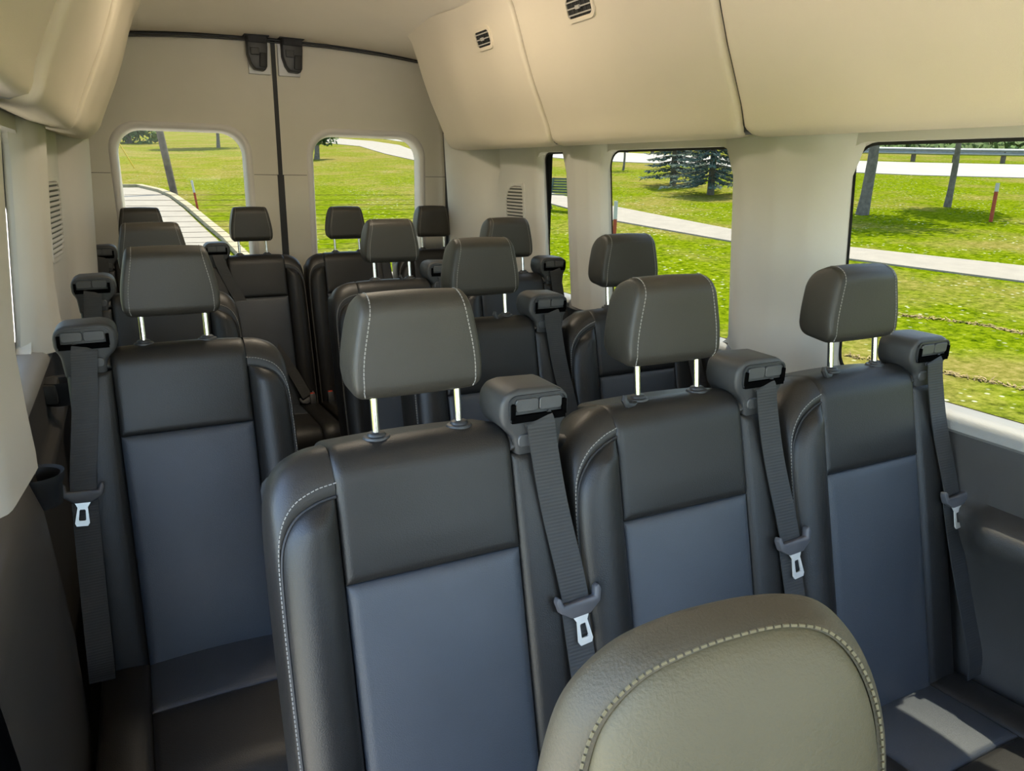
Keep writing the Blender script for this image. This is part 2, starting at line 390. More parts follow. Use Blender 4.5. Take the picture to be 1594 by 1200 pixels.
e = ground_empty('guy_wire', .45, 39.9); tag(e, 'thin yellow guy wire marker on the hill in the left rear window', 'wire')
b = MB(); b.tube([(0,0,0), (-.75,0,1.6)], .03, 6); obj('yellow_sleeve', b.mesh('yellow_sleeve', STAKEY), e)
b = MB(); b.tube([(-.75,0,1.6), (-3,0,6.4)], .012, 6); obj('cable', b.mesh('cable', GALV), e)

def bench(x, y, rz):
    e = ground_empty('park_bench', x, y, rz); tag(e, 'dark metal park bench beside the footpath outside the small side window', 'bench')
    for sx in (-.75, .75):
        b = MB(); b.tube([(sx,-.28,0), (sx,-.22,.22), (sx,-.25,.42), (sx,.15,.43)], .025, 6); obj('leg', b.mesh('leg', BENCHM), e)
        b = MB(); b.tube([(sx,.25,0), (sx,.15,.2), (sx,.17,.43), (sx,.30,.88)], .025, 6); obj('leg', b.mesh('leg', BENCHM), e)
        b = MB(); b.tube([(sx,-.27,.42), (sx,-.28,.62), (sx,-.05,.66), (sx,.22,.64)], .022, 6); obj('armrest', b.mesh('armrest', BENCHM), e)
    for k in range(6):
        b = MB(); b.box(-.8,.8,-.26+k*.075,-.20+k*.075,.43,.455); obj('seat_slat', b.mesh('seat_slat', BENCHM, smooth=False), e)
    for k in range(6):
        zz = .5+k*.07; yy = .19+(zz-.43)*.245
        b = MB(); b.box(-.8,.8,yy-.012,yy+.012,zz-.028,zz+.028); obj('back_slat', b.mesh('back_slat', BENCHM, smooth=False), e)
bench(10.75, 17.75, rad(-62))
def guardrail():
    pts = [(44.5,19.2),(38.5,25.5),(33.8,31.6),(30.6,38),(27.6,45)]
    e = ground_empty('guardrail', *pts[1]); tag(e, 'galvanised steel guardrail along the far side of the street', 'guardrail')
    ex, ey, ez = e.location
    b = MB(); rows = []
    for x, y in pts:
        z = T(x, y)+.36
        rows.append([(x-ex+dx, y-ey+dx*.7, z-ez+dz) for dx, dz in ((0,.35),(-.07,.30),(-.07,.24),(0,.19),(0,.16),(-.07,.11),(-.07,.05),(0,0),(.03,0),(.03,.35))])
    b.grid(rows, close_v=True); obj('rail', b.mesh('rail', GALV), e)
    for i in range(len(pts)-1):
        for q in range(4):
            x = lerp(pts[i][0], pts[i+1][0], q/4); y = lerp(pts[i][1], pts[i+1][1], q/4); z = T(x, y)
            b = MB(); b.box(x-ex+.04, x-ex+.19, y-ey-.09, y-ey+.09, z-ez-.2, z-ez+.66); obj('post', b.mesh('post', POLE, smooth=False), e)
guardrail()
def hedge():
    b = MB()
    for i in range(15000):
        t = random.random(); 
        x = lerp(52, 22, t) + random.uniform(1.5, 14); y = lerp(16, 75, t) + random.uniform(1, 12)
        z = T(x, y) + random.random()**1.5*random.uniform(.6, 4.2)*smoothstep(0, 9, x - lerp(52,22,t) + 1.5)
        z = max(z, T(x, y)+.05)
        a = Vector((random.gauss(0,1), random.gauss(0,1), random.gauss(0,1))).normalized(); c = a.orthogonal().normalized(); q = random.uniform(.2,.5); p = Vector((x,y,z))
        b.add([p-a*q, p+c*q*.6, p+a*q, p-c*q*.6], [(0,1,2,3)])
    tag(obj('roadside_shrubs', b.mesh('roadside_shrubs', HEDGE, smooth=False, recalc=False)), 'band of green wild shrubs beyond the guardrail', 'shrubs', kind='stuff')
hedge()
def straw(name, pts, label):
    b = MB()
    for i in range(len(pts)-1):
        for q in range(110):
            t = random.random(); x = lerp(pts[i][0], pts[i+1][0], t)+random.gauss(0,.035); y = lerp(pts[i][1], pts[i+1][1], t)+random.gauss(0,.035)
            a = Vector((random.gauss(0,1), random.gauss(0,1), random.gauss(0,.15))).normalized(); c = Vector((-a.y, a.x, .3)); l = random.uniform(.025,.06); p = Vector((x, y, T(x, y)+random.uniform(.0,.025)))
            b.add([p-a*l, p+c*.010, p+a*l, p-c*.010], [(0,1,2,3)])
    tag(obj(name, b.mesh(name, STRAW, smooth=False, recalc=False)), label, 'straw', kind='stuff')
straw('cut_grass_row', [(8.6,7.4),(9.0,6.6),(9.25,6.2),(9.6,5.6),(9.62,5.0),(9.8,4.0)], 'farther thin row of dry cut grass on the near lawn')
straw('cut_grass_row', [(7.0,5.5),(7.3,4.9),(7.4,4.4),(7.53,3.8),(7.6,3.0)], 'nearer thin row of dry cut grass on the near lawn')

# ------------------------------------------------------------------ van shell
XC = 0.63            # van centre line; right side is built, left side mirrored
DOOR0, DOOR1 = -.38, .84     # sliding door on the left, out of view, left open to let light in
YF = -1.25           # front of the cab, behind the camera
def MX(x, side): return x if side > 0 else 2*XC-x
SIDE = {1: 'right', -1: 'left'}
# floor
b = MB(); b.box(-.3, 1.58, YF, 3.95, -.06, 0); tag(obj('floor', b.mesh('floor', CARPET, smooth=False)), kind='structure')

def wallx(z): return ramp([(.0,1.535),(.96,1.53),(1.6,1.475)], z)
WINS = [(-.25, 1.245), (1.60, 2.25), (2.475, 2.715)]
CABWIN = (-1.12, -.42)      # front door windows, clear glass
ZW0, ZW1 = .972, 1.528
def side_shell(s):
    nm = SIDE[s]
    holes = [rrect(y0, y1, ZW0, ZW1, (.06,.06,.05,.05) if y1-y0 > .4 else (.035,)*4, 6) for y0, y1 in WINS]
    holes.append(rrect(*CABWIN, ZW0, ZW1+.02, .06, 6))
    y_start = YF
    wins = list(WINS)
    if s < 0:      # the sliding door is left open for light: nothing between DOOR0 and DOOR1
        holes[0] = [(DOOR0, .935), (1.10, .935), (1.10, 1.615), (DOOR0, 1.615)]
    me = plate([(y_start,.93),(2.76,.93),(2.76,1.62),(y_start,1.62)], holes, lambda u, v, d: Vector((MX(wallx(v)+d, s), u, v)), TRIML, 'wall', back=.035)
    tag(obj('wall_'+nm, me), kind='structure')
    # outer skin so that no light leaks round the trim
    hs = [rrect(-1.2, 2.80, ZW0-.02, ZW1+.02, .04, 6)]
    if s < 0: hs = [[(-1.2, .95), (DOOR0, .95), (DOOR0, .02), (DOOR1, .02), (DOOR1, .95), (2.8, .95), (2.8, 1.55), (1.10, 1.55), (1.10, 1.90), (DOOR0, 1.90), (DOOR0, 1.55), (-1.2, 1.55)]]
    me = plate([(y_start,-.1),(3.9,-.1),(3.9,2.2),(y_start,2.2)], hs, lambda u, v, d: Vector((MX(1.60, s), u, v)), RUBBER, 'body')
    tag(obj('wall_'+nm, me), kind='structure')
    # panes with black ceramic border
    for i, (y0, y1) in enumerate(wins + [CABWIN]):
        if s < 0 and i == 0: continue
        idx = i+1 if s > 0 else i+4
        r = .05 if y1-y0 > .4 else .03
        o = empty('window_%d' % idx, (MX(1.56, s), (y0+y1)/2, ZW0)); tag(o, kind='structure')
        loc = Vector(o.location)
        f = lambda u, v, d: Vector((MX(wallx(v)+.038+d, s), u, v)) - loc
        obj('pane', plate(rrect(y0-.01, y1+.01, ZW0-.01, ZW1+.01, r, 6), [], f, GLASS if i < 3 else CLEAR, 'pane'), o)
        obj('black_border', plate(rrect(y0-.008, y1+.008, ZW0-.008, ZW1+.008, r, 6), [rrect(y0+.008, y1-.008, ZW0+.008, ZW1-.007, r, 6)], lambda u, v, d: Vector((MX(wallx(v)+.034+d, s), u, v)) - loc, RUBBER, 'black_border'), o)
side_shell(1); side_shell(-1)

def pillar(s, y0, y1, prot, name, zb=.955, mid=.5, flare=.0):
    """rounded ridge between two windows, bulging inwards"""
    prof = []
    yp = lerp(y0, y1, mid)
    for t in [i/26 for i in range(27)]:
        y = lerp(y0, y1, t)
        tt = (y-y0)/(yp-y0) if y <= yp else (y1-y)/(y1-yp)
        k = smoothstep(-.1, .45, tt)*.62 + .38*tt if tt > .0 else 0
        prof.append((y, k if 0 < t < 1 else -.35))
    zs = [zb-.0, zb+.01, zb+.03, 1.05, 1.15, 1.25, 1.35, 1.45, 1.52, 1.62]
    b = MB(); rows = []
    for z in zs:
        fl = flare*smoothstep(1.15, .95, z)
        tf = .045*smoothstep(1.46, 1.56, z)
        rows.append([(MX(wallx(z) - max(-.03, (prot+fl)*k), s), y + tf*(2*(y-y0)/(y1-y0)-1), z) for y, k in prof])
    b.grid(rows)
    b.f.append(tuple(range(len(prof))))
    o = obj(name, b.mesh(name, TRIML)); tag(o, kind='structure')
pillar(1, 1.235, 1.61, .055, 'trim_1', mid=.42)
pillar(1, 2.24, 2.485, .045, 'trim_2', mid=.5)
pillar(-1, 1.13, 1.59, .06, 'trim_3', zb=.945, mid=.65, flare=.02)
pillar(-1, 2.24, 2.485, .05, 'trim_4', zb=.965, mid=.5, flare=.02)

# rear quarter panels between last side window and the doors
def quarter(s, name):
    plan = [(2.70,1.535),(2.712,1.515),(2.74,1.505),(2.85,1.495),(3.0,1.485),(3.06,1.478),(3.10,1.455),(3.15,1.425),(3.22,1.405),(3.32,1.40),(3.42,1.405),(3.47,1.42),(3.50,1.46),(3.51,1.53)]
    zs = [.90,.93,1.0,1.1,1.2,1.28,1.34,1.40,1.46,1.52,1.62]
    b = MB(); rows = []
    for z in zs:
        k = smoothstep(1.30, 1.52, z)     # the rounded ridge sweeps rearwards at its top
        row = []
        for y, x in plan:
            x2 = x - (z-.96)*.06
            if 3.05 < y < 3.3: x2 += k*.045*(1 - smoothstep(3.12, 3.3, y))
            row.append((MX(x2, s), y, z))
        rows.append(row)
    b.grid(rows)
    tag(obj(name, b.mesh(name, TRIML)), kind='structure')
quarter(1, 'trim_5'); quarter(-1, 'trim_6')

# slatted extractor grilles on the quarter panels
def grille(s, y0, y1, z0, z1, label):
    xm = MX(1.487, s)
    e = empty('extractor_grille', (xm, (y0+y1)/2, z0)); tag(e, label, 'grille', 'slatted grilles on the rear quarter trim')
    def f(u, v, d):  # u along y, v height, d inward
        y = u; x = ramp([(2.74,1.505),(2.85,1.495),(3.0,1.485),(3.06,1.478)], y) - (v-.96)*.06 - d
        return Vector((MX(x, s), y, v)) - Vector(e.location)
    # D-shaped outline: rounded on the rear side
    rr = (.07, .012, .012, .07)
    obj('frame', plate(rrect(y0-.012, y1+.012, z0-.012, z1+.012, rr, 8), [rrect(y0, y1, z0, z1, rr, 8)], lambda u, v, d: f(u, v, .006-d), TRIML, 'frame', back=.006), e)
    obj('recess', plate(rrect(y0-.002, y1+.002, z0-.002, z1+.002, rr, 8), [], lambda u, v, d: f(u, v, .0012), mat('grille_recess', (.10,.10,.09), .8, .1, 20), 'recess'), e)
    n = 15
    for k in range(n):
        z = lerp(z0+.006, z1-.006, k/(n-1)); ya, yb = y0, y1
        cut = .055*max(0, 1-(min(z-z0, z1-z)/.055))**2
        b = MB(); q = (z1-z0)/n*.30
        ps = [f(ya, z-q, .001), f(yb-cut, z-q, .001), f(yb-cut, z+q, .001), f(ya, z+q, .001), f(ya, z-q*.9, .0075), f(yb-cut, z-q*.9, .0075), f(yb-cut, z, .0075), f(ya, z, .0075)]
        b.add(ps, [(0,1,2,3),(4,5,6,7),(0,1,5,4),(2,3,7,6),(1,2,6,5),(0,3,7,4)])
        obj('slat', b.mesh('slat', GRILLE, smooth=False), e)
grille(-1, 2.725, 2.95, 1.165, 1.40, 'slatted vent grille on the left rear quarter trim')
grille(1, 2.815, 2.95, 1.19, 1.395, 'slatted vent grille on the right rear quarter trim')

# lower dark trim with sill
def lower(s):
    prof = [(1.568,.970),(1.535,.966),(1.518,.958),(1.508,.94),(1.506,.90),(1.506,.81),(1.498,.795),(1.487,.787),(1.482,.772),(1.492,.74),(1.506,.68),(1.506,.5),(1.512,.1),(1.512,.0)]
    y0 = YF if s > 0 else DOOR1
    b = MB(); rows = []
    ys = sorted([y0 + (3.55-y0)*i/40 for i in range(41)] + ([.74,.76,.78,.80,.82,.84] if s > 0 else []))
    for y in ys:
        k = smoothstep(.83, .75, y) if s > 0 else 0
        rows.append([(MX(x - (.05*k if .70 < z < .80 else 0), s), y, z) for x, z in prof])
    b.grid(rows)
    tag(obj('trim_7' if s > 0 else 'trim_8', b.mesh('lower_trim', DARKT, angle=60)), kind='structure')
lower(1); lower(-1)
SILL = mat('sill_grey', (0.20, 0.195, 0.185), 0.5, 0.06, 6, 0.25, 700)
def sill(s, name):
    b = MB(); b.grid([[(MX(x, s), y, z) for x, z in ((1.562,.955),(1.562,.9785),(1.53,.9775),(1.506,.972),(1.496,.962),(1.494,.945),(1.508,.935))] for y in ((YF, 0, 1.2, 2.45, 2.72) if s > 0 else (1.12, 1.2, 2.45, 2.72))])
    tag(obj(name, b.mesh(name, SILL, angle=60)), kind='structure')
sill(1, 'trim_23'); sill(-1, 'trim_24')
# bulging step-well trim at the left front, beside the aisle seat
b = MB(); rows = []
for y in [0.84, 0.95, 1.0, 1.1, 1.2, 1.3, 1.38, 1.43, 1.47, 1.49, 1.495]:
    e_ = smoothstep(1.50, 1.36, y)
    rows.append([(-.235 + d*e_, y + sh, z) for d, z, sh in ((.0,.955,0),(.035,.94,0),(.05,.88,.01),(.055,.75,.03),(.06,.6,.05),(.06,.4,.04),(.06,.2,.0),(.06,.0,.0))])
b.grid(rows); tag(obj('trim_9', b.mesh('trim_9', DARKT, angle=60)), kind='structure')

# cup holders on the left ledge
def cup(y, z, label):
    e = empty('cup_holder', (-.213, y, z)); tag(e, label, 'cup holder', 'cup holders on the left wall')
    b = MB(); b.lathe([(.0,-.055),(.034,-.055),(.037,-.02),(.040,0),(.047,.004),(.047,-.008),(.041,-.02),(.037,-.06),(0,-.062)], n=24); obj('cup', b.mesh('cup', BLACKP), e)
    b = MB(); b.box(-.05,-.005,-.05,.05,-.05,.002); obj('bracket', b.mesh('bracket', DARKT, bevel=.006), e)
cup(1.56, .885, 'black cup holder on the left wall beside the single seat')
cup(2.20, .905, 'black cup holder on the left wall farther back')

# overhead ducts and ceiling
DPROF = [(1.515,1.575),(1.46,1.556),(1.415,1.544),(1.385,1.541),(1.370,1.548),(1.360,1.565),(1.345,1.61),(1.318,1.67),(1.283,1.745),(1.250,1.83),(1.222,1.915),(1.198,1.98),(1.165,2.03),(1.11,2.065),(1.02,2.085),(.9,2.098),(.64,2.105)]
def duct_off(y, s, i):
    """rear section swells inwards a little before it meets the doors"""
    k = smoothstep(2.78, 2.98, y)*.022*min(1, i/6)*(1 if i < 12 else max(0, 1-(i-11)/3))
    return -k
def zdrop(y): return -.095*smoothstep(2.6, 3.75, y)
def duct(s, y0, y1, name, off=0.0, rr=.05):
    """one overhead panel: profile resampled by length so that its lower corners can be rounded"""
    pr = DPROF[3:13]; cum = [0]
    for a, c in zip(pr, pr[1:]): cum.append(cum[-1] + math.hypot(c[0]-a[0], c[1]-a[1]))
    def at(l):
        for i in range(len(pr)-1):
            if l <= cum[i+1] or i == len(pr)-2:
                t = (l-cum[i])/(cum[i+1]-cum[i]); return lerp(pr[i][0], pr[i+1][0], t), lerp(pr[i][1], pr[i+1][1], t)
    ins = [(0,.014),(.002,.008),(.006,.003),(.012,.0006),(.022,0)]
    de_l = [a for a, q in ins] + [.035, .05, .07, .1]
    ys = [(y0+a, ramp([(i_, q_) for i_, q_ in ins], a)) for a in de_l] + [(lerp(y0+.14, y1-.14, k/12), 0) for k in range(13)] + [(y1-a, ramp([(i_, q_) for i_, q_ in ins], a)) for a in reversed(de_l)]
    b = MB(); rows = []; n = 22
    for y, q in ys:
        de = min(y-y0, y1-y); s0 = 0 if de >= rr else rr - math.sqrt(max(0, rr*rr-(rr-de)**2))
        row = []
        x_, z_ = at(s0)
        row += [(MX(1.53, s), y, z_+.045), (MX(x_+.07, s), y, z_+.012), (MX(x_+.035, s), y, z_+.004)]
        for k in range(n):
            l = lerp(s0, cum[-1], (k/(n-1))**1.25); x, z = at(l)
            f_ = min(1, l/.06)
            row.append((MX(x + duct_off(y, s, 6 + 5*l/cum[-1])*f_ + q - off*f_ + (.012*(1-min(1, (l-s0)/.012))**2 if s0 > 0 else 0), s), y, z))
        rows.append(row)
    b.grid(rows); m_ = len(rows[0])
    for row in (rows[0], rows[-1]):
        b.grid([row, [(MX(1.53, s), v[1], v[2]) for v in row]])
    tag(obj(name, b.mesh(name, DUCTP, angle=50)), kind='structure')
duct(1, YF, 1.452, 'trim_10'); duct(1, 1.464, 2.396, 'trim_11'); duct(1, 2.408, 3.33, 'trim_12')
duct(-1, YF, 1.435, 'trim_13', off=-.014, rr=.11); duct(-1, 1.475, 2.385, 'trim_14', rr=.04); duct(-1, 2.415, 3.33, 'trim_15', off=.010, rr=.02)
def duct_backing(s, name):
    b = MB(); rows = []
    for y in (YF, 3.32): rows.append([(MX(x+(.014 if s > 0 else .026), s), y, z+.008) for x, z in DPROF[:13]])
    b.grid(rows); tag(obj(name, b.mesh(name, BLACKP if s > 0 else GRILLE, angle=60)), kind='structure')
duct_backing(1, 'trim_21'); duct_backing(-1, 'trim_22')
def ceiling():
    b = MB(); rows = []
    half = DPROF[11:]
    for y in [YF + (3.80-YF)*i/60 for i in range(61)]:
        kk = smoothstep(2.5, 3.72, y)
        zr = lambda x: 2.017 - .038*(abs(x-XC)/.72)**2.2
        R_ = [(x + .006, y, lerp(z + .004, zr(x), kk)) for x, z in half]; L_ = [(2*XC-x, y, z) for x, y, z in reversed(R_[:-1])]
        ext = [(1.40, y, 1.96+zdrop(y)*.5), (1.62, y, 1.70)]
        exl = [(2*XC-x, y_, z) for x, y_, z in reversed(ext)]
        sh = [(1.62, 2.02), (1.40, 2.03), (1.28, 2.02), (1.225, 1.995)]
        sr_ = [(x, y, lerp(z, zr(x)+.0, kk)) for x, z in sh]
        rows.append(sr_ + R_[1:] + L_[:-1] + [(2*XC-x, y, z) for x, y, z in reversed(sr_)])
    b.grid(rows)
    tag(obj('ceiling', b.mesh('ceiling', HEADLINER, angle=60)), kind='structure')
    b = MB(); b.box(-.35, 1.63, YF, 4.0, 2.15, 2.18); tag(obj('roof', b.mesh('roof', RUBBER, smooth=False)), kind='structure')
ceiling()

# cab front behind the camera: dashboard, windscreen and an added header panel that shades the cabin
def cab():
    prof = [(YF-.35,.0),(YF-.35,.98),(YF-.10,1.0),(YF+.28,.96),(YF+.34,.88),(YF+.22,.6),(YF+.15,.0)]
    b = MB(); b.grid([[(x, y, z) for y, z in prof] for x in (-.29, 1.57)]); b.f.append(tuple(range(len(prof)))); b.f.append(tuple(range(len(prof), 2*len(prof))))
    tag(obj('wall_front', b.mesh('wall_front', DARKT, smooth=False)), kind='structure')
    b = MB(); b.box(-.30, 1.58, YF-.12, YF-.06, 1.62, 2.18); tag(obj('wall_front', b.mesh('wall_front', HEADLINER, smooth=False)), kind='structure')  # unseen header panel added to cut light through the windscreen
    o = empty('window_8', (XC, YF, 1.0)); tag(o, kind='structure')
    b = MB(); b.add([(-.29-XC, -.32, -.02), (1.57-XC, -.32, -.02), (1.54-XC, -.09, .64), (-.26-XC, -.09, .64)], [(0,1,2,3)]); obj('pane', b.mesh('pane', CLEAR, smooth=False), o)
    for s in (1, -1):
        b = MB(); b.tube([(MX(1.57, s)-XC, -.33, -.03), (MX(1.54, s)-XC, -.10, .66)], .05, 8); obj('pillar', b.mesh('pillar', TRIML), o)
cab()
# unseen lamp added in the headliner to brighten ceiling and rear doors
def fill_lamp(y):
    e = empty('added_fill_lamp', (XC, y, 2.095)); tag(e, kind='structure')
    b = MB(); b.lathe([(0,.012),(.115,.012),(.118,-.004),(.108,-.012),(.098,-.008),(.0,-.006)], n=28); obj('bezel', b.mesh('bezel', TRIML), e)
    lm = bpy.data.materials.get('fill_lamp_lens')
    if not lm:
        lm = bpy.data.materials.new('fill_lamp_lens'); lm.use_nodes = True; N = lm.node_tree.nodes; p = N['Principled BSDF']
        p.inputs['Base Color'].default_value = (.8,.78,.7,1); p.inputs['Emission Color'].default_value = (1.0,.86,.66,1); p.inputs['Emission Strength'].default_value = FILL_STRENGTH
    b = MB(); b.lathe([(.097,-.009),(.092,-.024),(.075,-.038),(.045,-.046),(.0,-.049)], n=28); obj('lens', b.mesh('lens', lm), e)
FILL_STRENGTH = 17.0
fill_lamp(2.33)
# air vents on the right overhead duct
def air_vent(y0, y1, zc, label):
    xs = lambda z: ramp([(z_, x_) for x_, z_ in DPROF[4:13]], z)
    yc = (y0+y1)/2; e = empty('air_vent', (xs(zc), yc, zc)); tag(e, label, 'air vent', 'air vents in the right overhead duct')
    L_ = Vector(e.location); hh = .036; hw_ = (y1-y0)/2
    def f(u, v, d): 
        z = zc+v; return Vector((xs(z) + duct_off(yc, 1, 9) - d*.94, yc+u, z - d*.3)) - L_
    obj('frame', plate(rrect(-hw_, hw_, -hh, hh, .022, 6), [rrect(-hw_+.011, hw_-.011, -hh+.011, hh-.011, .014, 6)], lambda u, v, d: f(u, v, .005-d), DUCTP, 'frame', back=.006), e)
    obj('recess', plate(rrect(-hw_+.006, hw_-.006, -hh+.006, hh-.006, .014, 6), [], lambda u, v, d: f(u, v, .001), RUBBER, 'recess'), e)
    def bar(u0, u1, v0, v1, d0, d1, nm, m):
        b = MB(); ps = [f(u, v, d) for u in (u0, u1) for v in (v0, v1) for d in (d0, d1)]
        b.add(ps, [(0,1,3,2),(4,6,7,5),(0,4,5,1),(2,3,7,6),(0,2,6,4),(1,5,7,3)]); obj(nm, b.mesh(nm, m, smooth=False), e)
    for k in range(3):
        v = -.0165+k*.0165; bar(-hw_+.012, hw_-.012, v-.0018, v+.0018, .002, .006, 'louvre', GRILLE)
    for k in range(6):
        u = lerp(-hw_+.02, hw_-.02, k/5); bar(u-.0015, u+.0015, -hh+.012, hh-.012, .001, .003, 'vane', GUIDEP)
    bar(-.010, .010, -.005, .005, .005, .010, 'tab', GRILLE)
air_vent(2.60, 2.735, 1.915, 'small louvred air vent in the rear section of the overhead duct')
air_vent(1.935, 2.085, 1.912, 'louvred air vent at the top edge in the middle section of the overhead duct')

# ------------------------------------------------------------------ rear doors
YD = 3.80
def door(i, x0, x1, wx0, wx1, name):
    e = empty(name, ((x0+x1)/2, YD, 0.4)); tag(e, kind='structure')
    L_ = Vector(e.location)
    zt, zb, zs = 2.02, .40, 1.42
    wz0, wz1 = .93, 1.60
    g = lambda u, v, d: Vector((u, YD + d - (v-1.42)*.03, v)) - L_
    ro, ri = .125, .10
    so_ = rrect(wx0-.045, wx1+.045, wz0-.045, wz1+.04, ro, 10)
    # upper and lower panel share the window recess, parted at the split line
    def half(z0, z1, nm, gap):
        outer = [p for p in so_ if (p[1] > zs) == (z0 >= zs)]
        lo = z0 >= zs
        if lo:   # upper: arch on its lower edge
            arch = sorted(outer, key=lambda p: 0)
            pts = [p for p in so_ if p[1] > zs]         # right -> top -> left, counter-clockwise
            poly = [(x0, zs+gap), (wx0-.045, zs+gap)] + list(reversed(pts)) + [(wx1+.045, zs+gap), (x1, zs+gap), (x1, z1), (x0, z1)]
        else:
            pts = [p for p in so_ if p[1] <= zs]
            poly = [(x0, zs-gap), (wx0-.045, zs-gap)] + pts + [(wx1+.045, zs-gap), (x1, zs-gap), (x1, z0), (x0, z0)]
        obj(nm, plate(poly, [], g, DOORP, nm, back=.03), e)
    half(zs, zt, 'upper_panel', .0012); half(zb, zs, 'lower_panel', .0012)
    # moulded surround: rolled from the panel back to the glass
    b = MB(); rings = []
    for ins, d in ((-.004, .004), (.004, -.006), (.016, -.008), (.026, -.002), (.031, .010), (.034, .030), (.037, .062)):
        rr = max(.06, ro-ins*.7)
        rings.append([g(u, v, d) for u, v in rrect(wx0-.045+ins, wx1+.045-ins, wz0-.045+ins, wz1+.04-ins, rr, 10)])
    b.grid(rings, close_v=True); sr = obj('window_surround', b.mesh('window_surround', SURR, angle=70), e)
    obj('split_backing', plate([(x0,1.40),(wx0-.046,1.40),(wx0-.046,1.44),(x0,1.44)], [], lambda u, v, d: g(u, v, .02), RUBBER, 'split_backing'), e)
    obj('split_backing', plate([(wx1+.046,1.40),(x1,1.40),(x1,1.44),(wx1+.046,1.44)], [], lambda u, v, d: g(u, v, .02), RUBBER, 'split_backing'), e)
    obj('pane', plate(rrect(wx0-.03, wx1+.03, wz0-.03, wz1+.03, ri, 8), [], lambda u, v, d: g(u, v, .058), GLASS, 'pane'), e)
    b = MB()
    for k in range(13):
        z = 1.325 - k*.0245
        q = [g(u, v, d) for u in (wx0-.005, wx1+.005) for v in (z-.0008, z+.0008) for d in (.054, .056)]
        b.add(q, [(0,1,3,2),(4,6,7,5),(0,4,5,1),(2,3,7,6),(0,2,6,4),(1,5,7,3)])
    tag(obj('defroster_lines', b.mesh('defroster_lines', POLE, smooth=False), e), kind='stuff')
    return e
door(1, -.22, .6625, -.005, .50, 'door_1')
door(2, .6775, 1.58, .845, 1.36, 'door_2')
b = MB(); b.box(-.2, 1.56, YD+.02, YD+.028, 1.405, 1.435) if False else b; b.box(.655, .685, YD-.004, YD+.03, .4, 1.42); b.obox((.67, YD-.012+.012, 1.72), (.010,0,0), (0,.012,-.0), (0,-.009,.32))
tag(obj('trim_16', b.mesh('trim_16', RUBBER, smooth=False)), kind='structure')     # rubber seal between the doors
b = MB(); b.box(-.4, 1.68, YD+.02, YD+.05, .0, .45); b.box(-.4, 1.68, YD+.03, YD+.06, 1.98, 2.2); b.box(-.4,-.2,YD+.02,YD+.05,0,2.2); b.box(1.56,1.68,YD+.02,YD+.05,0,2.2)
tag(obj('wall_back', b.mesh('wall_back', RUBBER, smooth=False)), kind='structure')
# black weather strip along the headliner edge above the doors
def weather():
    pts = []
    for i in range(30):
        x = lerp(.02, 1.42, i/29); q = abs(x-.67)/.7
        pts.append((x, YD-.035, 2.012 - .035*q**2.2))
    b = MB(); b.tube(pts, .007, 6)
    tag(obj('trim_17', b.mesh('trim_17', RUBBER)), kind='structure')
    b = MB(); b.tube([(p[0], p[1]-.004, p[2]-.012) for p in pts], .003, 6)
    tag(obj('trim_18', b.mesh('trim_18', GUIDEP)), kind='structure')
    b = MB(); b.tube([(1.515, YD-.03, .5), (1.515, YD-.03, 1.42), (1.49, YD-.05, 1.75), (1.42, YD-.04, 1.97)], .008, 6)
    tag(obj('trim_19', b.mesh('trim_19', RUBBER)), kind='structure')
    b = MB(); b.tube([(-.175, YD-.03, .5), (-.175, YD-.03, 1.42), (-.12, YD-.05, 1.75), (-.05, YD-.04, 1.97)], .008, 6)
    tag(obj('trim_20', b.mesh('trim_20', RUBBER)), kind='structure')
weather()
def latch(x0, x1, plate_x0, plate_x1, label):
    e = empty('door_latch', ((x0+x1)/2, YD-.03, 1.87)); tag(e, label, 'latch', 'latches at the top of the rear doors')
    L_ = Vector(e.location)
    def pp(outline, y0, y1, m, nm, bev=.004):
        me = poly_prism([(x-L_.x, z-L_.z) for x, z in outline], y0-L_.y, y1-L_.y, m, nm, bevel=bev, bseg=2); return obj(nm, me, e)
    wd = x1-x0
    pp([(plate_x0,1.862),(plate_x1,1.862),(plate_x1,2.0),(plate_x0,2.0)], YD-.034, YD-.012, WHITEP, 'backing_plate', .003)
    pp([(x0,1.94),(x0+.012,1.90),(x0+.028,1.876),(x1-.016,1.872),(x1-.006,1.89),(x1,1.97),(x1,2.03),(x0,2.03)], YD-.095, YD-.034, BLACKP, 'housing', .006)
    pp([(x0+.045,1.885),(x1-.012,1.885),(x1-.008,1.945),(x0+.05,1.945)], YD-.108, YD-.093, RUBBER, 'lever', .004)
    pp([(x0+.012,1.935),(x0+.048,1.935),(x0+.048,1.965),(x0+.010,1.965)], YD-.106, YD-.093, GUIDEP, 'catch', .003)
    pp([(x0-.012,2.012),(x1+.008,2.012),(x1+.008,2.032),(x0-.012,2.032)], YD-.11, YD-.02, RUBBER, 'strap', .003)
    pp([(x0+.004,1.985),(x1-.002,1.985),(x1-.002,2.02),(x0+.004,2.02)], YD-.104, YD-.093, mat('fabric_strap', (.03,.03,.032), .9, .2, 60), 'cover_flap', .003)
latch(.548, .635, .556, .652, 'black latch with pale plate at the top of the left rear door')
latch(.700, .790, .688, .786, 'black latch with pale plate at the top of the right rear door')

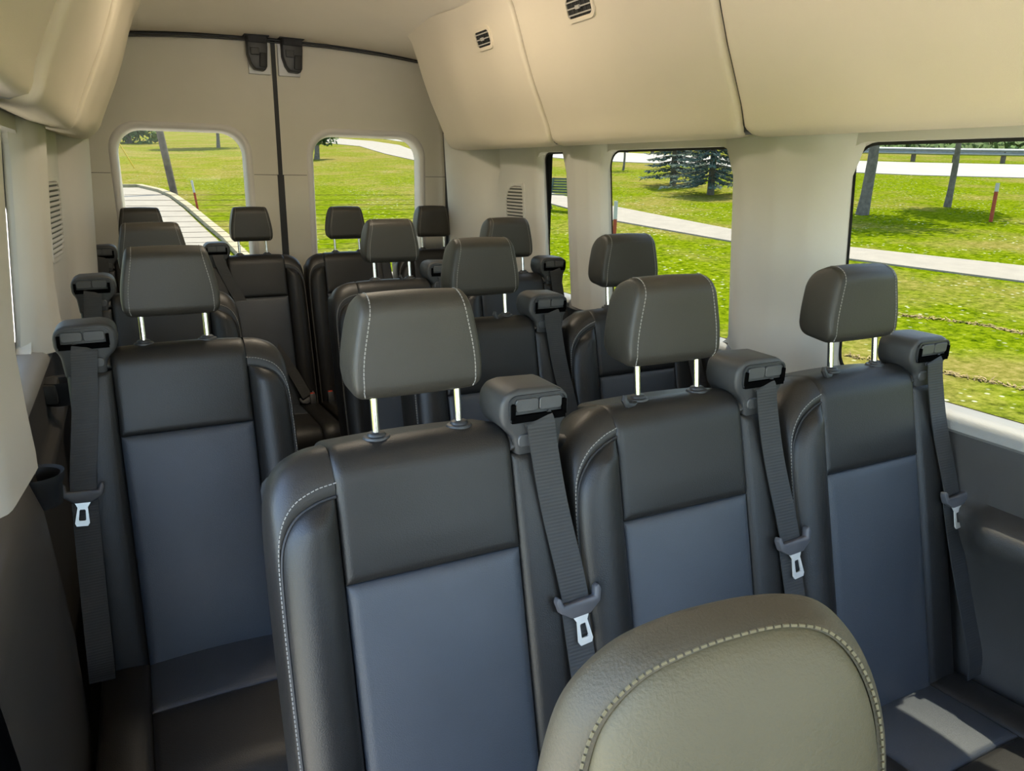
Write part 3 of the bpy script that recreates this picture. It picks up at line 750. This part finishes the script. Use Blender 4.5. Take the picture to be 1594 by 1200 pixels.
# ------------------------------------------------------------------ passenger seats
LEAN = rad(14.0); SL, CL = math.sin(LEAN), math.cos(LEAN)
TOPR = .045
def Bk(x, s, d):
    return (x, -.052 + s*SL - d*CL, 1.045 + s*CL + d*SL)
def Wr(x, t, d):
    """surface coordinate wrapped over the rolled top edge"""
    if t <= 0: return Bk(x, t, d)
    q = TOPR*PI/2
    if t <= q:
        a = t/TOPR; return Bk(x, (TOPR+d)*math.sin(a), -TOPR+(TOPR+d)*math.cos(a))
    return Bk(x, TOPR+d, -TOPR-(t-q))
CUSH_R = .07; CUSH_L = .43
def Cu(x, t, d):
    """seat cushion surface: t runs from the crease forwards and rolls down at the front"""
    y0, z0, tilt = -.165, .425, rad(4)
    def P(a, h): return (x, y0 - a*math.cos(tilt) - 0*h, z0 + a*math.sin(tilt) + h)
    if t <= CUSH_L: return P(t, d)
    q = CUSH_R*PI/2
    if t <= CUSH_L+q:
        a = (t-CUSH_L)/CUSH_R; return P(CUSH_L+(CUSH_R+d)*math.sin(a), -CUSH_R+(CUSH_R+d)*math.cos(a))
    return P(CUSH_L+CUSH_R+d, -CUSH_R-(t-CUSH_L-q))
def edge_samples(a, b, r, n):
    e = [0, .06, .2, .45, .75, 1.0]
    L_ = [a + r*k for k in e]; R_ = [b - r*k for k in reversed(e)]
    mid = [lerp(a+r, b-r, k/n) for k in range(1, n)]
    return L_+mid+R_
def panel(mapf, x0, x1, t0, t1, crown=.006, r=.014, g=.007, d0=0, nx=8, nt=14, open_top=False, mx=1, xf=None, tcrown=True, skirt=.03):
    xs = edge_samples(0, 1, r/(x1-x0), nx); ts = edge_samples(t0, t1, r, nt)
    rows = []
    def e(q): q = min(1, q); return 1-math.sqrt(max(0, 1-(1-q)**2))
    for i, t in enumerate(ts):
        a, b = (x0, x1) if xf is None else xf(t)
        row = []
        for u in xs:
            x = lerp(a, b, u); du = min(u, 1-u)*(b-a); dt = (t-t0) if open_top else min(t-t0, t1-t)
            drop = g*max(e(du/r), e(dt/r))
            cr = crown*math.sin(PI*u)**.8*(math.sin(PI*min(1, max(0, (t-t0)/(t1-t0))))**.5 if tcrown and not open_top else min(1, (t-t0)/.05)**.7)
            row.append(Vector(mapf(x*mx, t, d0-drop+cr)))
        rows.append([Vector(mapf(a*mx, t, d0-g-skirt))] + row + [Vector(mapf(b*mx, t, d0-g-skirt))])
    nrow = lambda t: [Vector(mapf(x*mx, t, d0-g-skirt)) for x in ([lerp(*( (x0,x1) if xf is None else xf(t)), 0)] + [lerp(*((x0,x1) if xf is None else xf(t)), u) for u in xs] + [lerp(*((x0,x1) if xf is None else xf(t)), 1)])]
    rows = [nrow(ts[0])] + rows
    if not open_top: rows.append(nrow(ts[-1]))
    b = MB(); b.grid(rows)
    return b
def spline(pts, n):
    out = []
    P = [Vector((*p, 0)) if len(p) == 2 else Vector(p) for p in pts]
    P = [P[0]*2-P[1]] + P + [P[-1]*2-P[-2]]
    for i in range(1, len(P)-2):
        for k in range(n):
            t = k/n; a, b_, c, d = P[i-1], P[i], P[i+1], P[i+2]
            out.append(.5*((2*b_)+(c-a)*t+(2*a-5*b_+4*c-d)*t*t+(3*b_-a-3*c+d)*t**3))
    out.append(P[-2]); return out
XL, XR, S1, SB = -.138, .129, -.145, -.66
PIPS = {'outer': [(-.138,-.020),(-.165,-.026),(-.192,-.040),(-.209,-.064),(-.217,-.095),(-.220,-.15),(-.221,-.25),(-.221,-.40),(-.221,-.66)],
        'inner': [(-.138,-.004),(-.162,-.014),(-.190,-.032),(-.211,-.060),(-.221,-.092),(-.225,-.15),(-.225,-.25),(-.225,-.40),(-.225,-.66)]}
OUTS = {'outer': [(-.138,.045),(-.168,.041),(-.200,.026),(-.220,-.003),(-.228,-.045),(-.231,-.12),(-.232,-.25),(-.232,-.40),(-.232,-.66)],
        'inner': [(-.138,.045),(-.165,.038),(-.198,.016),(-.220,-.012),(-.228,-.050),(-.230,-.12),(-.231,-.25),(-.231,-.40),(-.231,-.66)]}
CACHE = {}
def cached(key, fn):
    if key not in CACHE: CACHE[key] = fn()
    return CACHE[key]
def stitch_mesh(name, pts, nrm, step, L_, w_, h_, m):
    b = MB(); acc = 0
    for p, q, n_ in zip(pts, pts[1:], nrm):
        p, q = Vector(p), Vector(q); seg = (q-p).length; d = (q-p).normalized() if seg > 0 else Vector((1,0,0))
        t = acc
        while t < seg:
            n_ = Vector(n_).normalized(); sd = d.cross(n_).normalized()
            b.obox(p+d*t+n_*h_*.4, d*L_/2, sd*w_/2, n_*h_/2); t += step
        acc = t-seg
    return b.mesh(name, m, smooth=False)

def bolster(kind, mx):
    pip = spline(PIPS[kind], 6); out = spline(OUTS[kind], 6); n = len(pip)
    # front face between the straight seam and the piping
    rows = []
    for i, p in enumerate(pip):
        inner_s = lerp(pip[0].y, SB, 0) if i == 0 else None
        s_in = p.y if p.y < -.10 else lerp(pip[0].y-.004, -.10, smoothstep(pip[0].y, -.10, p.y) if pip[0].y > -.1 else 1)
        row = []
        for u in (0, .03, .09, .2, .35, .5, .65, .8, .91, .97, 1):
            x = lerp(XL-.001, p.x, u); s = lerp(s_in, p.y, u)
            wdt = abs(p.x-XL)+.004; du = min(u, 1-u)*wdt
            q = min(1, du/.013); dr = 1-math.sqrt(max(0, 1-(1-q)**2))
            top = smoothstep(0, .05, pip[0].y - s + .01)
            d = .020*math.sin(PI*u)**.7*min(1, wdt/.06)*top - .006*dr
            row.append(Bk(x*mx, s, d))
        rows.append([Bk((XL-.001)*mx, s_in, -.035)] + row)
    b = MB(); b.grid(rows); front = b.mesh('bolster', LEATHER)
    rows = []
    for p, o in zip(pip, out):
        row = [Bk(p.x*mx, p.y, -.006)]
        for k in range(1, 9):
            a = k/8*PI/2
            row.append(Bk(lerp(p.x, o.x, math.sin(a))*mx, lerp(p.y, o.y, math.sin(a)), -.002-.043*(1-math.cos(a))))
        row.append(Bk(o.x*mx, o.y, -.075)); row.append(Bk((o.x*.985)*mx, o.y-.006, -.105)); row.append(Bk((o.x*.9)*mx, o.y-.02, -.118))
        rows.append(row)
    b = MB(); b.grid(rows); gus = b.mesh('border', GUSSET, angle=70)
    b = MB(); b.tube([Bk(p.x*mx, p.y, -.0035) for p in pip], .0024, 6); pipe = b.mesh('piping', SEAM)
    off = []; nr = []
    for i, (p, o) in enumerate(zip(pip, out)):
        a = .28; off.append(Bk(lerp(p.x, o.x, a)*mx, lerp(p.y, o.y, a), -.0035)); v = (o-p); nr.append((v.x*mx*.3/.05, -CL+v.y*SL*6, SL+v.y*CL*6))
    st = stitch_mesh('stitching', off, nr, .0062, .0042, .0014, .0012, STITCH)
    return front, gus, pipe, st

def rounded_profile(pts, n=5):
    """closed polygon with per-corner radius -> list"""
    out = []; N_ = len(pts)
    for i, (y, z, r) in enumerate(pts):
        p = Vector((y, z)); a = (Vector(pts[i-1][:2])-p); c = (Vector(pts[(i+1) % N_][:2])-p)
        a.normalize(); c.normalize(); ang = a.angle(c); t = r/math.tan(ang/2); ctr = p + (a+c).normalized()*(r/math.sin(ang/2))
        s = p + a*t; e = p + c*t; v0 = s-ctr; v1 = e-ctr
        for k in range(n+1):
            v = v0.lerp(v1, k/n); 
            v = v.normalized()*r if v.length > 1e-9 else v
            out.append((ctr.x+v.x, ctr.y+v.y))
    return out
def headrest_meshes(hb=.091, ht=.075, z0=1.136, z1=1.288, dep=1.0):
    prof = rounded_profile([(-.020, z0, .022), (-.012, z1-.012, .030), (.022, z1, .035), (.072*dep, z1-.022, .04), (.066*dep, z0+.012, .028)], 7)
    def hw(z):
        t = (z-z0)/(z1-z0); return hb - (hb-ht)*smoothstep(.25, 1.08, t)*1.08 - .006*smoothstep(.12, 0, t)
    # resample long edges
    pr = []
    for i, p in enumerate(prof):
        q = prof[(i+1) % len(prof)]; L_ = math.hypot(q[0]-p[0], q[1]-p[1]); k = max(1, int(L_/.012))
        pr += [(lerp(p[0], q[0], j/k), lerp(p[1], q[1], j/k)) for j in range(k)]
    cy = sum(p[0] for p in pr)/len(pr); cz = sum(p[1] for p in pr)/len(pr)
    us = [-1,-.985,-.95,-.85,-.6,-.3,0,.3,.6,.85,.95,.985,1]
    rows = []
    for u in us:
        k = 1 - .016*max(0, (abs(u)-.9)/.1)**2
        bul = .004*(1-u*u)
        row = []
        for y, z in pr:
            yy = cy+(y-cy)*k; zz = cz+(z-cz)*k
            if y < -.002: yy -= bul
            if z > z1-.03: zz += bul*.6
            row.append((u*hw(z), yy, zz))
        rows.append(row)
    b = MB(); b.grid(rows, close_v=True); cover = b.mesh('cover', HEADL, angle=60)
    sides = []
    for s in (-1, 1):
        rows = []
        for k, bx in ((.984, -.002), (.965, .0015), (.92, .004), (.8, .0065), (.6, .008), (.3, .0088), (0, .009)):
            rows.append([(s*(hw(lerp(cz, z, k)) + bx - .0015*(1-k)), cy+(y-cy)*k, cz+(z-cz)*k) for y, z in pr])
        b = MB(); b.grid(rows, close_v=True); sides.append(b.mesh('side_panel', HEADL, angle=70))
    sts = []; 
    fr = [p for p in pr]
    # front and top stretch of the profile only
    i0 = min(range(len(fr)), key=lambda i: (fr[i][1]-z0-.008)**2*4+(fr[i][0]+.02)**2)
    seq = []
    for k in range(len(fr)):
        p = fr[(i0+k) % len(fr)]; seq.append(p)
        if p[0] > .03 and p[1] > z1-.03: break
    if len(seq) > len(fr)*.7:
        seq = []
        for k in range(len(fr)):
            p = fr[(i0-k) % len(fr)]; seq.append(p)
            if p[0] > .03 and p[1] > z1-.03: break
    bmb = []
    for s in (-1, 1):
        pts = [(s*(hw(z)-.0075), cy+(y-cy)*1.004-.0005, cz+(z-cz)*1.004) for y, z in seq]
        nrm = [(0, y-cy, (z-cz)*.8) for y, z in seq]
        sts.append(stitch_mesh('stitching', pts, nrm, .0058, .004, .0014, .0012, STITCH))
    return cover, sides, sts

def tongue_parts(mx):
    """plastic holder and steel tongue hanging on the webbing; local origin at the belt"""
    hold = [(-.040,.012),(-.036,.020),(-.030,.016),(-.028,.004),(.028,.004),(.030,.018),(.037,.022),(.041,.012),(.036,-.006),(.016,-.020),(-.016,-.020),(-.036,-.006)]
    a = poly_prism(hold, -.007, .007, TONGUEP, 'tongue_holder', bevel=.003, bseg=2, mx=mx)
    b = MB()
    o = [(-.016,-.016),(.016,-.016),(.009,-.030),(.013,-.062),(.010,-.068),(-.010,-.068),(-.013,-.062),(-.009,-.030)]
    i = [(-.0085,-.022),(.0085,-.022),(.005,-.032),(.007,-.054),(.006,-.057),(-.006,-.057),(-.007,-.054),(-.005,-.032)]
    i = [(-.004,-.034),(.004,-.034),(.0055,-.036),(.0065,-.055),(.005,-.057),(-.005,-.057),(-.0065,-.055),(-.0055,-.036)]
    rows = [[(x*mx, y, z) for x, z in L_] for L_, y in ((o,-.0015),(i,-.0015),(i,.0015),(o,.0015))]
    b.grid(rows, close_u=True, close_v=True); st = b.mesh('steel_tongue', STEEL, smooth=False)
    return a, st

def belt_strip(pts, wd, m, name, th=.0016):
    """webbing along pts (x, y, z) with width along local x-ish direction"""
    P = spline(pts, 5); rows = []
    for i, p in enumerate(P):
        t = (P[min(i+1, len(P)-1)]-P[max(0, i-1)]).normalized(); sd = Vector((0,-1,.2)).cross(t).normalized(); nn = t.cross(sd).normalized()
        rows.append([p-sd*wd/2-nn*th/2, p+sd*wd/2-nn*th/2, p+sd*wd/2+nn*th/2, p-sd*wd/2+nn*th/2])
    b = MB(); b.grid(rows, close_v=True); return b.mesh(name, m, smooth=False)

def seat(name, X, Y, kind, m, label, cat='seat', group=None, belt='hang', hook=None, dz=0, hr_stitch=True):
    r = empty(name, (X, Y, dz)); tag(r, label, cat, group)
    K = (kind, m)
    # --- backrest
    shell = cached(('shell', m), lambda: (lambda b: b.mesh('back_shell', BLACKP, bevel=.02, bseg=3))(
        MB().add([Bk(x*m, s, d) for x in (-.222, .205) for s in (-.70, .008) for d in (-.125, -.03)], [(0,1,3,2),(4,6,7,5),(0,4,5,1),(2,3,7,6),(0,2,6,4),(1,5,7,3)])))
    back = obj('backrest', shell, r)
    up = cached(('upper', m), lambda: panel(Wr, XL, XR, S1, .145, crown=.004, open_top=True, mx=m, nt=30).mesh('upper_panel', LEATHER))
    lo = cached(('lower', m), lambda: panel(Wr, XL, XR, SB, S1, crown=.012, mx=m, nt=16, g=.009, r=.018).mesh('lower_panel', SHEEN_LEATHER))
    obj('upper_panel', up, back); obj('lower_panel', lo, back)
    fr, gu, pi_, st = cached(('bol',)+K, lambda: bolster(kind, m))
    obj('bolster', fr, back); obj('border', gu, back); obj('piping', pi_, back); tag(obj('stitching', st, back), kind='stuff')
    sr = cached(('strip', m), lambda: panel(Wr, XR, .215, SB, -.002, crown=.008, g=.010, r=.016, mx=m, nt=16, nx=5, d0=-.003, xf=lambda t: (XR, .212), skirt=.06).mesh('belt_side_panel', LEATHER))
    obj('belt_side_panel', sr, back)
    cap = cached(('cap', m), lambda: panel(Wr, XR, .205, .001, .135, crown=.004, g=.006, r=.010, mx=m, nt=8, nx=5, d0=-.006).mesh('belt_side_cap', GUSSET))
    obj('belt_side_cap', cap, back)
    # --- cushion
    cb = cached(('cbase', m), lambda: MB().box(-.222*1, .218*1, -.68, -.06, .27, .365).mesh('cushion', BLACKP, bevel=.02, bseg=3))
    cu = obj('cushion', cb, r)
    obj('rear_panel', cached(('cr', m), lambda: panel(Cu, XL, XR, .0, .215, crown=.010, mx=m, nx=7, nt=8).mesh('rear_panel', SHEEN_LEATHER)), cu)
    obj('front_panel', cached(('cf', m), lambda: panel(Cu, XL, XR, .215, .62, crown=.012, mx=m, nx=7, nt=18).mesh('front_panel', LEATHER)), cu)
    for q, (a, c) in enumerate(((-.226, XL), (XR, .220))):
        obj('side_bolster', cached(('cs', m, q), lambda: panel(Cu, a, c, .0, .62, crown=.014, mx=m, nx=5, nt=22, skirt=.05).mesh('side_bolster', LEATHER)), cu)
    def frame():
        b = MB()
        for x in (-.19, .19):
            b.tube([(x,-.60,.0), (x,-.56,.25)], .016, 8); b.tube([(x,-.14,.0), (x,-.16,.25)], .016, 8); b.box(x-.025, x+.025, -.64, -.08, 0, .018)
        b.box(-.20, .20, -.62, -.10, .24, .275)
        return b.mesh('seat_frame', BLACKP, smooth=False)
    obj('seat_frame', cached('frame', frame), r)
    # --- headrest
    hr = cached('hr', headrest_meshes)
    h = obj('headrest', hr[0], r)
    for q in hr[1]: obj('side_panel', q, h)
    if hr_stitch:
        for q in hr[2]: tag(obj('stitching', q, h), kind='stuff')
    for s in (-1, 1):
        def post():
            b = MB(); b.tube([(0,0,.0), (0,.008,.06), (0,.014,.10)], .0058, 12); return b.mesh('headrest_post', CHROME)
        def collar():
            b = MB(); b.lathe([(0,.017),(.010,.017),(.012,.016),(.0135,.0125),(.018,.0115),(.0195,.009),(.0195,.001),(.017,-.006),(0,-.008)], n=24, sx=1.05, sy=.85); return b.mesh('post_collar', BLACKP)
        def notch():
            b = MB(); b.box(-.004,.004,-.0068,-.0045,.036,.046); return b.mesh('height_notch', GUIDEP, smooth=False)
        p = obj('headrest_post', cached('post', post), r); p.location = (s*.064, -.002, 1.070)
        c = obj('post_collar', cached('collar', collar), r); c.location = (s*.064, -.002, 1.073)
        if hook == s:
            def hk():
                b = MB(); b.tube([(-.006,-.006,.004), (-.022,-.016,.004), (-.036,-.020,.008), (-.042,-.018,.018), (-.040,-.016,.024)], [.007,.0065,.0055,.0055,.004], 8); return b.mesh('bag_hook', BLACKP)
            obj('bag_hook', cached('hook', hk), c)
    # --- belt guide housing on the shoulder
    def gh(): 
        o = [(.138,1.028),(.135,1.064),(.116,1.084),(.111,1.102),(.113,1.124),(.124,1.137),(.142,1.141),(.205,1.139),(.221,1.132),(.228,1.118),(.228,1.092),(.218,1.076),(.214,1.028)]
        return poly_prism(o, -.048, .035, GUIDEP, 'belt_guide', bevel=.011, bseg=4, mx=m)
    g = obj('belt_guide', cached(('gh', m), gh), r)
    def bez():
        b = MB(); o1 = rrect(.124,.223,1.088,1.132,.013,5); i1 = rrect(.1272,.2198,1.0912,1.1288,.010,5)
        rows = [[(x*m, y, z) for x, z in L_] for L_, y in ((o1,-.0485),(o1,-.0515),(i1,-.0515),(i1,-.0485))]
        b.grid(rows, close_v=True); return b.mesh('bezel', BLACKP, smooth=False)
    obj('bezel', cached(('bez', m), bez), g)
    for q, (a, c) in enumerate(((.1345,.1728),(.1745,.2132))):
        obj('lid', cached(('lid', m, q), lambda: poly_prism(rrect(a, c, 1.1065, 1.1262, .005, 4), -.0525, -.047, LIDP, 'lid', bevel=.001, bseg=1, mx=m)), g)
    def slot_():
        b = MB()
        for (a, c_, z0_, z1_) in ((.128,.219,1.0905,1.1015), (.1265,.133,1.096,1.1195), (.2145,.2205,1.096,1.1195)):
            b.box(min(a*m, c_*m), max(a*m, c_*m), -.0545, -.047, z0_, z1_)
        return b.mesh('slot', HOLE, smooth=False)
    obj('slot', cached(('slot', m), slot_), g)
    obj('release_button', cached(('btn', m), lambda: poly_prism(rrect(.140,.166,1.050,1.070,.008,5), -.0515, -.046, LIDP, 'release_button', bevel=.0015, bseg=1, mx=m)), g)
    # --- belt
    if belt == 'hang':
        def be():
            pts = [(.172*m,-.050,1.094),(.174*m,-.058,1.088),(.178*m,-.063,1.05),(.188*m,-.082,.96),(.203*m,-.112,.855),(.208*m,-.125,.81)]
            return belt_strip(pts, .047, WEB, 'seat_belt')
        bl = obj('seat_belt', cached(('belt', m), be), r)
        def be2():
            pts = [(.206*m,-.122,.815),(.208*m,-.125,.79),(.211*m,-.160,.68),(.213*m,-.205,.56),(.214*m,-.232,.49),(.216*m,-.238,.44)]
            return belt_strip(pts, .047, WEB, 'lap_webbing')
        obj('lap_webbing', cached(('belt2', m), be2), bl)
        tp = cached(('tongue', m), lambda: tongue_parts(m))
        t = obj('tongue_holder', tp[0], bl); t.location = (.2085*m, -.131, .812); t.rotation_euler = (rad(-13), rad(-4)*m, 0)
        s_ = obj('steel_tongue', tp[1], bl); s_.location = (.2085*m, -.131, .812); s_.rotation_euler = (rad(-13), rad(-7)*m, 0)
    else:
        def be3():
            pts = [(.172*m,-.050,1.10),(.165*m,-.062,1.06),(.115*m,-.080,.94),(.03*m,-.115,.80),(-.10*m,-.18,.60),(-.165*m,-.235,.47)]
            return belt_strip(pts, .047, WEB, 'seat_belt')
        bl = obj('seat_belt', cached(('belt3', m), be3), r)
        tp = cached(('tongue', m), lambda: tongue_parts(m))
        t = obj('tongue_holder', tp[0], bl); t.location = (-.168*m, -.242, .462); t.rotation_euler = (rad(-25), rad(25)*m, 0)
    # --- buckle by the cushion on the side away from the guide
    def bu():
        b = MB(); b.obox((-.190*m,-.250,.448), (.015,0,0), (0,.011,-.004), (0,.012,.032)); return b.mesh('buckle', BLACKP, bevel=.004)
    bk = obj('buckle', cached(('buckle', m), bu), r)
    def bur():
        b = MB(); b.obox((-.190*m,-.2385,.4815), (.011,0,0), (0,.007,-.003), (0,.0015,.004)); return b.mesh('release_button', RED, bevel=.001, bseg=1)
    obj('release_button', cached(('buckler', m), bur), bk)
    if Y > 3: r.scale.x = .90
    return r

R2, R3, R4, R5 = .978, 1.750, 2.521, 3.472
seat('van_seat', .345, R2, 'outer', 1, 'large near black leather van seat at the aisle end of the front three-seat bench', group='seats of the front bench')
seat('van_seat', .803, R2, 'inner', 1, 'black leather van seat in the middle of the front three-seat bench', group='seats of the front bench', hook=-1)
seat('van_seat', 1.270, R2, 'inner', 1, 'black leather van seat by the window on the front three-seat bench, sunlit cushion', group='seats of the front bench', hook=-1)
seat('van_seat', .061, R3, 'outer', -1, 'nearest single black leather seat by the left wall with belt hanging on its left', group='single seats along the left wall')
seat('van_seat', .805, R3, 'outer', 1, 'black seat of the second right-hand pair, aisle side, behind the near aisle seat', group='seats of the second right pair', hook=1)
seat('van_seat', 1.261, R3, 'inner', 1, 'black seat of the second right-hand pair, window side, in front of the middle window', group='seats of the second right pair')
seat('van_seat', .052, R4, 'outer', -1, 'second single black seat by the left wall, partly hidden behind the nearest single seat', group='single seats along the left wall')
seat('van_seat', .805, R4, 'outer', 1, 'black seat of the third right-hand pair, aisle side, its headrest below the right rear window', group='seats of the third right pair', hook=1)
seat('van_seat', 1.261, R4, 'inner', 1, 'black seat of the third right-hand pair, window side, beside the small side window', group='seats of the third right pair')
seat('van_seat', .040, R5, 'inner', -1, 'back row black seat at the far left, only its headrest top showing', group='back row seats')
seat('van_seat', .472, R5, 'outer', -1, 'back row black seat left of the door seam with belt buckled diagonally', group='back row seats', belt='diag')
seat('van_seat', .894, R5, 'outer', 1, 'back row black seat just right of the door seam', group='back row seats')
seat('van_seat', 1.323, R5, 'inner', 1, 'back row black seat at the far right beside the rear quarter trim', group='back row seats')

# ------------------------------------------------------------------ front seat top in the foreground
def front_seat():
    r = empty('front_seat', (.279, .254, 0), rad(-20)); tag(r, 'front seat in the foreground seen from its top, rounded olive-tan headrest with pale stitching', 'seat')
    zt = 1.209
    pip = spline([(-.096,-.20),(-.095,-.13),(-.090,-.085),(-.081,-.052),(-.060,-.027),(-.033,-.013),(-.004,-.004),(.024,.0),(.047,-.006),(.066,-.026),(.080,-.060),(.086,-.11),(.089,-.20)], 8)
    out = spline([(-.118,-.20),(-.116,-.132),(-.109,-.085),(-.096,-.048),(-.069,-.020),(-.036,-.005),(-.003,.003),(.027,.006),(.055,.0),(.077,-.022),(.093,-.060),(.101,-.11),(.105,-.20)], 8)
    def H(x, s, d): return (x, s*.12 - d, zt + s*.99 + d*.05)
    rows = []; n = len(pip)
    ctr = Vector((-.005, -.20, 0))
    for k in (1, .985, .95, .88, .75, .55, .3, 0):
        e = 1-math.sqrt(max(0, 1-(1-min(1, (1-k)/.10))**2))
        rows.append([H(lerp(ctr.x, p.x, k), lerp(ctr.y, p.y, k), .030*(1-k*k)**.8 - .005*e) for p in pip])
    b = MB(); b.grid(rows); h = obj('headrest', b.mesh('headrest', FRONTL), r)
    rows = []
    for p, o in zip(pip, out):
        row = [H(p.x, p.y, -.008)]
        for k in range(0, 11):
            a = k/10*PI/2; row.append(H(lerp(p.x, o.x, math.sin(a)), lerp(p.y, o.y, math.sin(a)), -.003-.026*(1-math.cos(a))))
        row += [H(o.x*.985, o.y-.010, -.046), H(o.x*.93, o.y-.03, -.062), H(o.x*.8, o.y-.06, -.07), H(0, -.2, -.074)]
        rows.append(row)
    b = MB(); b.grid(rows); obj('border', b.mesh('border', FRONTB), h)
    off = []; nr = []
    for p, o in zip(pip, out):
        off.append(H(lerp(p.x, o.x, .22), lerp(p.y, o.y, .22), -.0035)); v = o-p; nr.append((v.x*8, -1, v.y*8))
    tag(obj('stitching', stitch_mesh('stitching', off, nr, .0048, .0034, .0016, .0012, STITCHT), h), kind='stuff')
    for s in (-1, 1):
        b = MB(); b.tube([(s*.05, .0, .90), (s*.05, .05, 1.04)], .006, 10); obj('headrest_post', b.mesh('headrest_post', CHROME), r)
    b = MB(); b.obox((0, -.06, .72), (.21,0,0), (0,.04,-.006), (0,.05,.26)); obj('backrest', b.mesh('backrest', FRONTB, bevel=.04, bseg=4), r)
front_seat()
